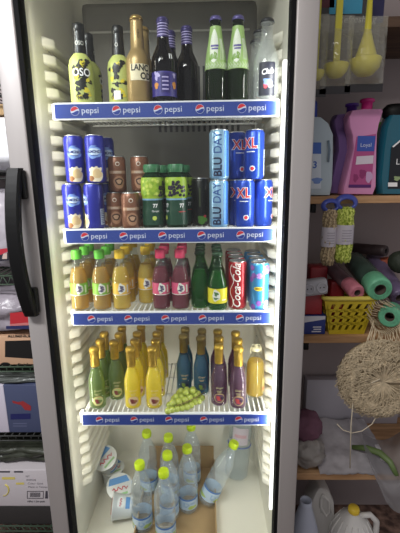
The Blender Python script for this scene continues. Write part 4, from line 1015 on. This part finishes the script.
# power strip, red packs, navy box
t=thing('socket_strip','grey round ended power socket block on red packs beside the fridge','power strip',None,tuple(at(312,287,.21)),0.)
t.rotation_euler=(0,-.12,0); gm=P('socket_grey',(168,166,172),.4)
mb=MB(); mb.box(-.06,.05,-.02,.022,-.028,.028,0,.014); mb.build('housing',gm,t)
for x in (-.014,.028):
    mb=MB(); mb.lathe([(.018,0),(.018,.003),(.015,.003),(.014,-.004),(0,-.004)],20,M=Matrix.Translation((x,-.021,0)) @ Matrix.Rotation(PI/2,4,'X'))
    for s in (-1,1): mb.lathe([(.0025,.001),(0,.001)],8,1,M=Matrix.Translation((x+s*.006,-.0195,0)) @ Matrix.Rotation(PI/2,4,'X'))
    mb.build('socket',[P('socket_light',(186,184,190),.4),slotm],t)
redm=P('red_pack',(160,40,48),.4,noise_amt=.2,scale=25)
def pack(name,lab,px0,py0,px1,py1,y,d,mats,cat,group=None,deco=None,bev=.004):
    a=at(px0,py1,y); b_=at(px1,py0,y); x0,x1,z0,z1=a.x,b_.x,a.z,b_.z
    mb=MB(); w,h=x1-x0,z1-z0
    mb.box(-w/2,w/2,0,d,0,h,0,bev)
    if deco: deco(mb,flat((0,-.0006,h/2),(1,0,0),(0,0,1)),w,h)
    o=mb.build(name,mats,None,((x0+x1)/2,y,z0)); tag(o,lab,cat,group); return o
def place_on(o,z): o.location.z=z
gr='red packs beside the basket'
o=pack('navy_box','navy and white carton with small print at left of basket',299,317,326,335.9,.215,.12,[P('navy_card',(36,52,120),.5),P('white_card',(206,204,210),.5)],'box',None,
  lambda mb,fn,w,h:(mb.add([fn(-w/2+.002,h/2-.002),fn(-w/2+.002,h*.1),fn(w/2-.002,h*.3),fn(w/2-.002,h/2-.002)],[[0,1,2,3]],1),mb.text('TAMAMA',.01,fn,w*.18,-h*.12,1,slice_=.5) if False else mb.rect(fn,w*.02,w*.34,-h*.14,-h*.08,1,1,1),mb.rect(fn,w*.05,w*.34,-h*.26,-h*.2,1,1,1),mb.rect(fn,-w*.02,w*.34,-h*.38,-h*.32,1,1,1)),.002); place_on(o,zz2)
ztop=zz2+at(312,317,.215).z-at(312,335.9,.215).z+.0008
o=pack('red_packet','red packet lying on the navy and white carton',301,297,323,317,.22,.09,[redm],'packet',gr); place_on(o,ztop)
o=pack('red_packet','red packet standing behind the grey power socket block',309,267,328,300,.36,.07,[redm],'packet',gr); o.location.z=zz2; 
mbz=at(318,267,.36).z; o.scale=(1,1,(mbz-zz2)/(at(318,267,.36).z-at(318,300,.36).z))
o=pack('red_packet','red packet with yellow print standing inside the basket',330,286,345,304,.30,.05,[redm,P('pack_gold',(190,150,60),.4)],'packet',gr,lambda mb,fn,w,h: mb.rect(fn,-w*.3,w*.35,-h*.1,h*.1,1,1,1)); o.location.z=zz2+.0045
o.scale=(1,1,(at(338,283,.30).z-zz2)/(at(338,286,.30).z-at(338,304,.30).z))
def crumple(mb, c, rad, amp=.18, fr=3., seed=0, sub=4, mi=0, sq=1.):
    bm=bmesh.new(); bmesh.ops.create_icosphere(bm, subdivisions=sub, radius=1)
    for v in bm.verts:
        d=v.co.normalized(); k=1/ (abs(d.x)**4+abs(d.y)**4+abs(d.z)**4)**.25 if sq>1 else 1
        n_=noise.noise(d*fr+Vector((seed,seed*2,0)))+.5*abs(noise.noise(d*fr*2.7+Vector((0,seed,5))))+.3*noise.noise(d*fr*6+Vector((seed,1,5)))
        q=d*k*(1+amp*n_); v.co=Vector((q.x*rad[0],q.y*rad[1],q.z*rad[2]))
    mb.bm(bm, mi, True, Matrix.Translation(c))
def sack(name,lab,px,py,y,rad,mat,cat,**kw):
    c=at(px,py,y); mb=MB(); crumple(mb,(0,0,0),rad,**kw); lo=min(v[2] for v in mb.v); mb.v=[(v[0],v[1],v[2]-lo) for v in mb.v]
    o=mb.build(name,mat,None,(c.x,c.y,c.z+lo)); tag(o,lab,cat); return o
o=sack('orange_packet','orange red soft packet near the wall above the purple roll',386,264,.46,(.04,.03,.028),P('orange_pack',(172,84,56),.5),'packet',amp=.1)
o=sack('wound_ball','dark green round ball at the right edge of the basket shelf',400,262,.32,(.04,.04,.04),P('ball_green',(48,56,44),.7,noise_amt=.3,scale=40),'ball',amp=.06)

# twine mat
Yt=.105; p=at(380,378,Yt)
t=thing('twine_mat','round bundle of beige twine netting hanging in front of the wooden shelf','netting',None,(p.x,Yt,p.z))
twm=P('twine',(214,196,164),.85,noise_amt=.25,scale=60); tw2=P('twine_under',(196,178,146),.9,noise_amt=.3,scale=90,bump=.5)
Rm=.142
mb=MB(); mb.lathe([(0,-.016),(Rm*.5,-.018),(Rm*.85,-.012),(Rm*.97,0),(Rm*.9,.03),(Rm*.5,.05),(0,.05)],40,M=Matrix.Rotation(PI/2,4,'X') @ Matrix.Diagonal((1,.95,-1,1))); mb.build('inner_pad',tw2,t)
mb=MB(); rr=random.Random(2)
def dome(r): q=min(1,r/Rm); return -.021-.012*math.sin(min(1,q)*PI*.9)+.03*max(0,q-.8)/.2*.7
for k in range(110):
    a=2*PI*k/120+rr.uniform(-.03,.03); sw=rr.uniform(-.35,.5); rm=Rm*rr.uniform(.75,.98)
    mb.tube([(rm*(j/8)*math.cos(a+sw*(j/8)**2), dome(rm*j/8)-rr.uniform(0,.004), .95*rm*(j/8)*math.sin(a+sw*(j/8)**2)) for j in range(9)], .0013, 4, cap=False)
for k in range(420):
    a=rr.uniform(0,2*PI); r0=Rm*(.35+.65*rr.random()**.6); L=rr.uniform(.3,.7)
    mb.tube([((r0+.009*math.sin(j*2.1+k))*math.cos(a+L*j/6), dome(r0)-.003-rr.uniform(0,.004), .95*(r0+.009*math.sin(j*2.1+k))*math.sin(a+L*j/6)) for j in range(7)], .0013, 4, cap=False)
mb.build('twine_strands',twm,t)
mb=MB()
L0=Vector(at(380,379,.075))-Vector(t.location)
pp=[(380,379),(371,383),(360,390),(353,402),(351,425),(350,468)]
mb.tube([Vector(at(x,y,.072))-Vector(t.location) for x,y in pp],.002,6)
pp=[(378,414),(372,424),(362,431),(352,433),(343,430),(337,424)]
mb.tube([Vector(at(x,y,.09))-Vector(t.location) for x,y in pp],.0016,6); mb.build('loose_string',P('string_pale',(206,194,170),.8),t)
mb=MB()
for k in range(34):
    a=2*PI*k/34; c=Vector(at(388,318,.14))-Vector(t.location)
    rp_=.04+.004*math.sin(k*2.3)
    mb.tube([c+Vector((rp_*math.cos(a), .0+.0*k, rp_*math.sin(a))), c+Vector((rp_*1.03*math.cos(a+.2), .03, rp_*1.03*math.sin(a+.2))), c+Vector((rp_*math.cos(a-.1), .09, rp_*math.sin(a-.1)))], .0014, 4, cap=False)
for k in range(24):
    a=2*PI-PI*k/23; c=Vector(at(386,320,.135))-Vector(t.location); e=Vector((Rm*.75*math.cos(PI*.2+PI*.6*k/23),-.01,.9*Rm*.75*math.sin(PI*.2+PI*.6*k/23)))
    s0=c+Vector((.043*math.cos(a),.0,.043*math.sin(a))); mb.tube([s0+Vector((0,.02,0)),s0*1.0+Vector((0,-.008,0)),s0*.6+e*.4+Vector((rr.uniform(-.012,.012),-.012,0)),s0*.25+e*.75+Vector((rr.uniform(-.012,.012),-.012,0)),e],.0014,4,cap=False)
mb.build('net_collar',twm,t)

# lower board: carton, paper, bags
zz3=zb3+.0008
o=pack('white_carton','long pale carton standing at the back of the lowest board',304,397,400,440,.5,.045,[P('carton_pale',(176,172,180),.6)],'box',None,None,.002); o.location.z=zz3
c0=Vector((xat(318,.22,zz3),0,0)).x; c1=xat(392,.22,zz3)
mb=MB()
def sheet(a,b):
    x=c0+(c1-c0)*a; y=.192+.3*b; z=zz3+.006+.022*b+.010*noise.noise((a*4,b*5,1))+.012*abs(noise.noise((a*9,b*7,3)))
    return (x,y,z)
mb.grid(sheet,28,20); mb.grid(lambda a,b: Vector(sheet(1-a,b))-Vector((0,0,.004)),28,20)
o=mb.build('paper_sheet',[P('newsprint',(196,192,196),.6,noise_amt=.2,scale=30)]); tag(o,'crumpled grey paper sheet spread on the lowest pine board','paper')
o=sack('pink_bag','dusky pink cloth bag stacked on the grey plastic bag beside the fridge',305,428,.27,(.062,.06,.06),P('pink_cloth',(116,76,94),.8,noise_amt=.2,scale=20,bump=.3),'bag',amp=.12); o.location.z=zz3+.092
o=sack('grey_bag','grey translucent plastic bag at left end of the lowest pine board',306,464,.24,(.066,.055,.056),P('grey_film',(160,154,148),.3,noise_amt=.3,scale=18,bump=.6),'bag',amp=.2,seed=3); o.location.z=zz3+.004
# hanging plastic with green stripe
t=thing('plastic_wrap','clear plastic wrap with green stripe hanging over the right end of lowest board','plastic wrap')
hp=[(360,432),(378,436),(400,430),(420,440)]; 
def wrapf(a,b):
    px=362+60*a+ (14*b*b*(1-a)); py=432+8*math.sin(a*5)+ (40+55*a**.6)*b
    y=.37-.23*min(1,b*1.6)+.012*noise.noise((a*6,b*6,2))-.012
    return at(px,py,y)
mb=MB(); mb.grid(wrapf,26,26); mb.build('film',clear('wrap_film',(206,204,206),1.,haze=.34,hazecol=(196,194,196),blend=.4,rough=.15,bump=.6,scale=35),t)
mb=MB(); mb.tube([Vector(at(x,y,z_))for x,y,z_ in ((352,447,.3),(366,448,.27),(380,453,.24),(390,462,.2),(397,476,.17))],[.008,.012,.013,.011,.008],8,flat=.4); mb.build('green_stripe',P('stripe_green',(96,116,66),.5),t)
# white jugs on the floor
def jug(name,lab,px,pyt,y,R,H,capr,capc,mat,handle=None,ribs=0,open_=False):
    p=at(px,pyt,y); zt=p.z; o=(p.x,y,0.0)
    H=zt
    t=thing(name,lab,'jug','plastic jugs on the floor below the shelves',o)
    pr=[(0,0),(R*.92,0),(R,.01),(R,H*.5),(R*.93,H*.62),(R*.6,H*.82),(capr*1.1,H*.9),(capr*.95,H*.93)]
    if not open_: pr += [(capr*.95,H*.94),(0,H*.94)]
    else: pr += [(capr*.95,H),(capr*.8,H),(capr*.8,H*.9)]
    mb=MB(); mb.lathe(pr,28)
    for k in range(ribs):
        a=2*PI*k/ribs; mb.tube([spin_pt(R*.99,a,H*.3),spin_pt(R*.985,a,H*.5),spin_pt(R*.92,a,H*.62),spin_pt(R*.6,a,H*.82)],[.004,.005,.005,.002],6)
    mb.build('jug_body',mat,t)
    if capc:
        mb=MB(); mb.lathe([(0,H*.9),(capr,H*.9),(capr,H*.9),(capr,H*.985),(capr*.9,H),(0,H)],24)
        for k in range(24): mb.tube([spin_pt(capr,2*PI*k/24,H*.91),spin_pt(capr,2*PI*k/24,H*.98)],.001,4)
        mb.build('cap',capc,t)
    if handle:
        mb=MB(); a=handle; d=Vector((math.cos(a),math.sin(a),0))
        mb.tube([d*(capr*.9)+Vector((0,0,H*.86)),d*(R*.75)+Vector((0,0,H*.9)),d*(R*1.05)+Vector((0,0,H*.8)),d*(R*1.08)+Vector((0,0,H*.6)),d*(R*.95)+Vector((0,0,H*.5))],[.011,.012,.012,.012,.011],8); mb.build('handle',mat,t)
    return t
jw=P('jug_white',(206,204,200),.4)
jug('plastic_jug','white ribbed plastic jug with yellow cap on the floor',354,507,.26,.085,.3,.021,P('cap_amber',(232,200,64),.4),jw,handle=-.15,ribs=16)
jug('plastic_jug','pale blue white plastic bottle with open neck, on floor by the fridge',306,500,.22,.056,.3,.024,None,P('jug_bluish',(186,192,208),.4),open_=True)
MATS['jug_bluish']
# handled white jug
pj=at(321,483,.34)
t=thing('plastic_jug','white jug with moulded grip standing on floor behind the open bottle','jug','plastic jugs on the floor below the shelves',(pj.x,.36,0))
Hj2=pj.z
ol=[(-.065,0),(.06,0),(.064,.02),(.062,Hj2*.55),(.055,Hj2*.75),(.03,Hj2*.93),(.0,Hj2),(-.015,Hj2),(-.03,Hj2*.9),(-.05,Hj2*.7),(-.066,Hj2*.45),(-.067,.02)]
slab_bottle('jug_body',ol,.045,jw,t)
mb=MB(); mb.tube([(.0,-.0475,Hj2*.9),(.028,-.047,Hj2*.8),(.036,-.047,Hj2*.62),(.02,-.047,Hj2*.56),(-.004,-.047,Hj2*.7),(-.004,-.0475,Hj2*.84)],.006,8,closed=True); mb.build('grip',jw,t)
mb=MB(); mb.grid(lambda a,b:(-.004+.034*a*(1-.3*b),-.0462,Hj2*(.6+.24*b)),4,4); mb.build('grip_recess',P('jug_grip_shade',(186,184,180),.5),t)  # flat greyer sheet, its colour stands in for shade inside the grip

# ------------------------------------------------------------------ left: wire rack with goods
Yl=.16; XL0,XL1=-1.0,-.40
rackm=P('rack_green',(52,72,54),.5); rackd=P('rack_dark',(40,42,40),.5)
RACK=thing('wire_rack','dark and green wire rack of stacked shelves at left of the fridge','rack',None,(0,0,0))
def rack(pya,pyb,mt,lab,zig=True):
    z1=at(10,pya,Yl).z; z0=at(10,pyb,Yl).z
    mb=MB(); mb.tube([(XL0,Yl,z1),(XL1,Yl,z1)],.003,8); mb.tube([(XL0,Yl,z0),(XL1,Yl,z0)],.003,8)
    n=22
    for i in range(n):
        x=XL0+(XL1-XL0)*i/n; d=(XL1-XL0)/n
        mb.tube([(x,Yl,z1),(x+(d*.5 if zig else 0),Yl,z0),(x+(d if zig else 0),Yl,z1)] if zig else [(x,Yl,z1),(x,Yl,z0)],.0018,5)
    for i in range(24):
        x=XL0+(XL1-XL0)*i/23; mb.tube([(x,Yl,z1),(x,.53,z1)],.002,5)
    for y in (.3,.44,.53): mb.tube([(XL0,y,z1-.004),(XL1,y,z1-.004)],.003,6)
    o=mb.build('shelf',mt,RACK); o['label']=lab; return z1+.0035, z0
zl0,_=rack(84.5,95.5,rackd,'dark wire rack shelf at upper left edge',False)
zl1,zl1b=rack(171.5,178.5,rackd,'dark wire rack shelf under the white bag',False)
zl2,_=rack(276,284.5,rackm,'green wire rack shelf under the wrapped garments')
zl3,_=rack(367,371.5,rackm,'green wire rack shelf under the black and tan carton',False)
zl4,_=rack(436,440.5,rackd,'dark wire rack shelf under the navy carton',False)
zl5,_=rack(526,531,rackm,'green wire rack shelf at the lower left corner')
for x,y in ((XL0,Yl),(XL0,.53),(XL1-.002,.53)):
    mb=MB(); mb.tube([(x,y,0),(x,y,2.3)],.011,10); mb.build('post',rackd,RACK)
mb=MB(); pz=zl1b; pxx=xat(8,Yl,pz); mb.add([(pxx-.006,Yl-.004,pz),(pxx+.006,Yl-.004,pz),(pxx+.022,Yl-.004,pz-.13),(pxx+.012,Yl-.004,pz-.13),(pxx-.006,Yl+.004,pz),(pxx+.006,Yl+.004,pz),(pxx+.022,Yl+.004,pz-.13),(pxx+.012,Yl+.004,pz-.13)],[[0,3,2,1],[4,5,6,7],[0,1,5,4],[1,2,6,5],[2,3,7,6],[3,0,4,7]])
mb.build('bracket',rackd,RACK)
def lsack(name,lab,x0,x1,z0,z1,y0,y1,mat,amp,seed,cat='bag',sq=2):
    mb=MB(); crumple(mb,(0,0,0),((x1-x0)/2,(y1-y0)/2,(z1-z0)/2),amp,3.,seed,4,0,sq)
    zs=[v[2] for v in mb.v]; lo,hi=min(zs),max(zs); xs=[v[0] for v in mb.v]; xl,xh=min(xs),max(xs)
    mb.v=[((v[0]-xl)/(xh-xl)*(x1-x0),v[1],(v[2]-lo)/(hi-lo)*(z1-z0)) for v in mb.v]
    o=mb.build(name,mat,None,(x0,(y0+y1)/2,z0)); tag(o,lab,cat); return o
lsack('white_bag','bright white plastic bag on the dark wire shelf at upper left',-.86,-.405,zl1,at(4,113,.2).z,.17,.5,P('bag_white',(246,247,252),.4,noise_amt=.1,scale=14,bump=.3),.06,2)
o=pack('brown_carton','plain brown carton resting on top of the white bag',-40,101.5,12,113,.2,.2,[card],'box',None,None,.002); o.location.z=at(4,113,.2).z-.004
o=lsack('wrapped_garment','clear wrapped grey garment pack with red and black print, on green wire shelf',-.86,-.405,zl2,at(4,188,.2).z,.17,.5,P('film_grey',(186,180,188),.25,noise_amt=.35,scale=12,bump=.7),.08,5,'garment pack')
g0=o; 
mb=MB(); 
def lq(pts,mi,y): mb.add([Vector(at(a,b_,y))-Vector(g0.location) for a,b_ in pts],[[0,1,2,3]],mi)
yq=.152
lq([(-6,258),(-6,250),(8,248),(9,251)][::1],0,yq); lq([(-6,262),(-6,257),(9,252),(11,260)],1,yq-.001); lq([(2,259),(3,254),(7,253),(7,259)],2,yq-.002)
mb.build('printed_card',[P('print_red',(170,40,56),.4),P('print_dark',(34,32,44),.4),P('print_tan',(190,170,160),.4)],g0)
zc=at(10,333,.2).z
o=lsack('plastic_bag','crumpled clear bag of red goods on the tan carton',-.86,-.405,zc+.001,at(4,292,.2).z,.17,.48,P('film_clear',(170,162,172),.25,noise_amt=.4,scale=16,bump=.8),.14,9)
g0=o; mb=MB(); yq=.158
lq([(10,324),(10,313),(33,311),(34,322)],0,yq); lq([(6,329),(6,326),(34,325.5),(34,329)],1,yq-.001); lq([(10,326),(10,324),(34,322),(34,325)],2,yq-.0005); mb.build('printed_card',[P('print_red2',(176,38,48),.4),P('print_navy',(36,40,84),.4),P('print_pink',(190,110,110),.4)],g0)
# tan carton with black window
def deco(mb,fn,w,h):
    def q(px,py): v=at(px,py,.17); return v
    pass
x0=-.86; zl=zl3; zt=zc
t=thing('tan_carton','tan carton with black panel and dark lettering on green wire shelf','box',None,(-.63,.17,zl))
mb=MB(); mb.box(-.23,.222,0,.3,0,zt-zl,0,.002)
def lf(px,py): v=at(px,py,.1694); return Vector((v.x+.63,-.0008,v.z-zl))
mb.add([lf(5,357),lf(36,359),lf(35,340),lf(5,341)],[[0,1,2,3]],1)
mb.text('ALUMINIUM',.0135,flat(lf(20,336.3),(1,0,0),(0,0,1)),0,0,1,bold=.03,slice_=.5,wide=1.15); mb.text('Stainless',.015,flat(lf(26,364.8)+Vector((0,-.0004,0)),(1,0,0),(0,0,1)),0,0,1,bold=.04,slice_=.5,wide=1.1)
mb.blob(lambda u,v: lf(5.5,364.4)+Vector((u,-.0004,v)),0,0,.017,.008,1)
mb.build('carton',[P('carton_tan',(196,158,128),.6),P('carton_black',(16,14,14),.4)],t)
t=thing('navy_carton','dark navy carton with red and blue marks, white left side, left of fridge','box',None,(-.63,.175,zl4))
zt=at(10,385,.175).z
mb=MB(); xe=xat(6,.175,zl4+.1); mb.box(-.23,xe+.63,0,.28,0,zt-zl4,1,.002); mb.box(xe+.6302,.222,0,.28,0,zt-zl4,0,.002)
def lf(px,py): v=at(px,py,.1744); return Vector((v.x+.63,-.0008,v.z-zl4))
mb.add([lf(12,400.5),lf(18,402),(lf(23,401)),lf(31,406),lf(31,410.5),lf(25,410),lf(21,405),lf(13,403)],[[7,6,5,4,3,2,1,0]],2); mb.add([lf(10.5,419.5),lf(30.5,419),lf(30.5,413.5),lf(10.5,414)],[[0,1,2,3]],3)
for k in range(2): mb.add([lf(13,424+2.5*k),lf(27,424+2.5*k),lf(27,423+2.5*k),lf(13,423+2.5*k)],[[0,1,2,3]],4)
mb.build('carton',[P('carton_navy',(70,78,108),.5),P('carton_white',(206,200,214),.5),P('mark_red',(150,46,50),.5),P('mark_navy',(30,34,90),.5),P('mark_pale',(96,102,132),.5)],t)
lsack('dark_bag','clear bag lying on top of the navy carton below the green rail',-.86,-.405,zt+.001,at(10,373.5,.2).z,.18,.45,P('film_dark',(110,116,112),.3,noise_amt=.4,scale=16,bump=.7),.15,11)
# white labelled box
zw=at(10,506,.165).z; zt=at(10,470,.165).z
t=thing('white_carton','white carton with yellow drawing and barcode at the lower left','box',None,(-.63,.165,zl5))
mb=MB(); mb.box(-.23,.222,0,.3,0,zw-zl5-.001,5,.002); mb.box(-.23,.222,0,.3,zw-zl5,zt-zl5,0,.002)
def lf(px,py): v=at(px,py,.1644); return Vector((v.x+.63,-.0008,v.z-zl5))
F_=lambda px,py: flat(lf(px,py),(1,0,.0),(0,0,1))
for i,(s_,py) in enumerate((('NT',476.5),('A09020',480),('Color: Gold',483.6),('Made in Taiwan',487))): mb.text(s_,.0115,F_(26+len(s_)*.85,py),0,0,1,slice_=.5)
mb.text('10Pcs 1.2m pack',.010,F_(36,501.5),0,0,2,bold=.03,slice_=.5)
for a,b_,c,d in ((27,43.5,491,491.6),(27,43.5,498,498.6),(27,27.6,491,498.6),(43,43.6,491,498.6)): mb.add([lf(a,d),lf(b_,d),lf(b_,c),lf(a,c)],[[0,1,2,3]],2)
for k in range(14): mb.add([lf(30+.75*k,497),lf(30+.75*k+.4,497),lf(30+.75*k+.4,492.5),lf(30+.75*k,492.5)],[[0,1,2,3]],2)
mb.add([lf(45,498.5),lf(48,498.5),lf(47.6,491),lf(45.6,491)],[[0,1,2,3]],2)
mb.tube([lf(3+6*math.cos(a_),490+6*math.sin(a_)) for a_ in [(-1.2+i*.3) for i in range(10)]],.0035,6,3,flat=.4); mb.rect(lambda u,v: lf(2+u,477+v)+Vector((0,-.0002,0)),0,13,2.4,0,3,1,1); mb.rect(lambda u,v: lf(16+u,482.5+v)+Vector((0,-.0002,0)),0,8,2.,0,3,1,1)
mb.rect(lambda u,v: lf(-2+u,471+v)+Vector((0,-.0002,0)),0,12,1.5,0,2,1,1); mb.rect(lambda u,v: lf(14+u,471+v)+Vector((0,-.0002,0)),0,9,1.5,0,2,1,1)
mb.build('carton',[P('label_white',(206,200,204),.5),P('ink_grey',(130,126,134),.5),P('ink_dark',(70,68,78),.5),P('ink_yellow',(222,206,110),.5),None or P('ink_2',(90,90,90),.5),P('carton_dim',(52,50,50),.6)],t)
lsack('dark_goods_bag','dark green bag of goods lying on top of the white barcode carton',-.86,-.405,zt+.001,at(10,444,.2).z,.19,.45,P('goods_dark',(66,70,58),.4,noise_amt=.5,scale=22,bump=.8),.15,13)

# ------------------------------------------------------------------ light
def area(name, loc, target, sx, sy, power, col):
    l=bpy.data.lights.new(name,'AREA'); l.shape='RECTANGLE'; l.size=sx; l.size_y=sy; l.energy=power; l.color=col
    o=bpy.data.objects.new(name,l); C.objects.link(o); o.location=loc
    d=Vector(target)-Vector(loc); o.rotation_euler=d.to_track_quat('-Z','Y').to_euler(); return o
area('ceiling_lamp', (-.6,-1.5,2.85), (-.3,-.6,0), 1.2, .3, 30, (1,.96,.93))
area('fridge_lamp', (-.317,-.014,ZC-.30), (.1,.30,ZC-.30), .014, 1.44, 2.0, (1,.95,.84))
area('fridge_lamp', (.285,-.016,ZC-.37), (-.12,.30,ZC-.37), .014, 1.30, 2.25, (1,.98,.94))
area('added_rack_light', (-1.0,-1.2,2.6), (-.7,.3,1.6), .6, .2, 6.5, (.95,.97,1))  # unseen light added to brighten the white bag on the left rack
bpy.data.objects['added_rack_light'].data.spread=math.radians(80)
w=bpy.data.worlds.new('shop'); S.world=w; w.use_nodes=True
w.node_tree.nodes['Background'].inputs[0].default_value=(.95,.93,.97,1); w.node_tree.nodes['Background'].inputs[1].default_value=.36
S.view_settings.view_transform='Standard'; S.view_settings.look='None'; S.view_settings.gamma=1; S.view_settings.exposure=0
S.cycles.transparent_max_bounces=40; S.cycles.max_bounces=10
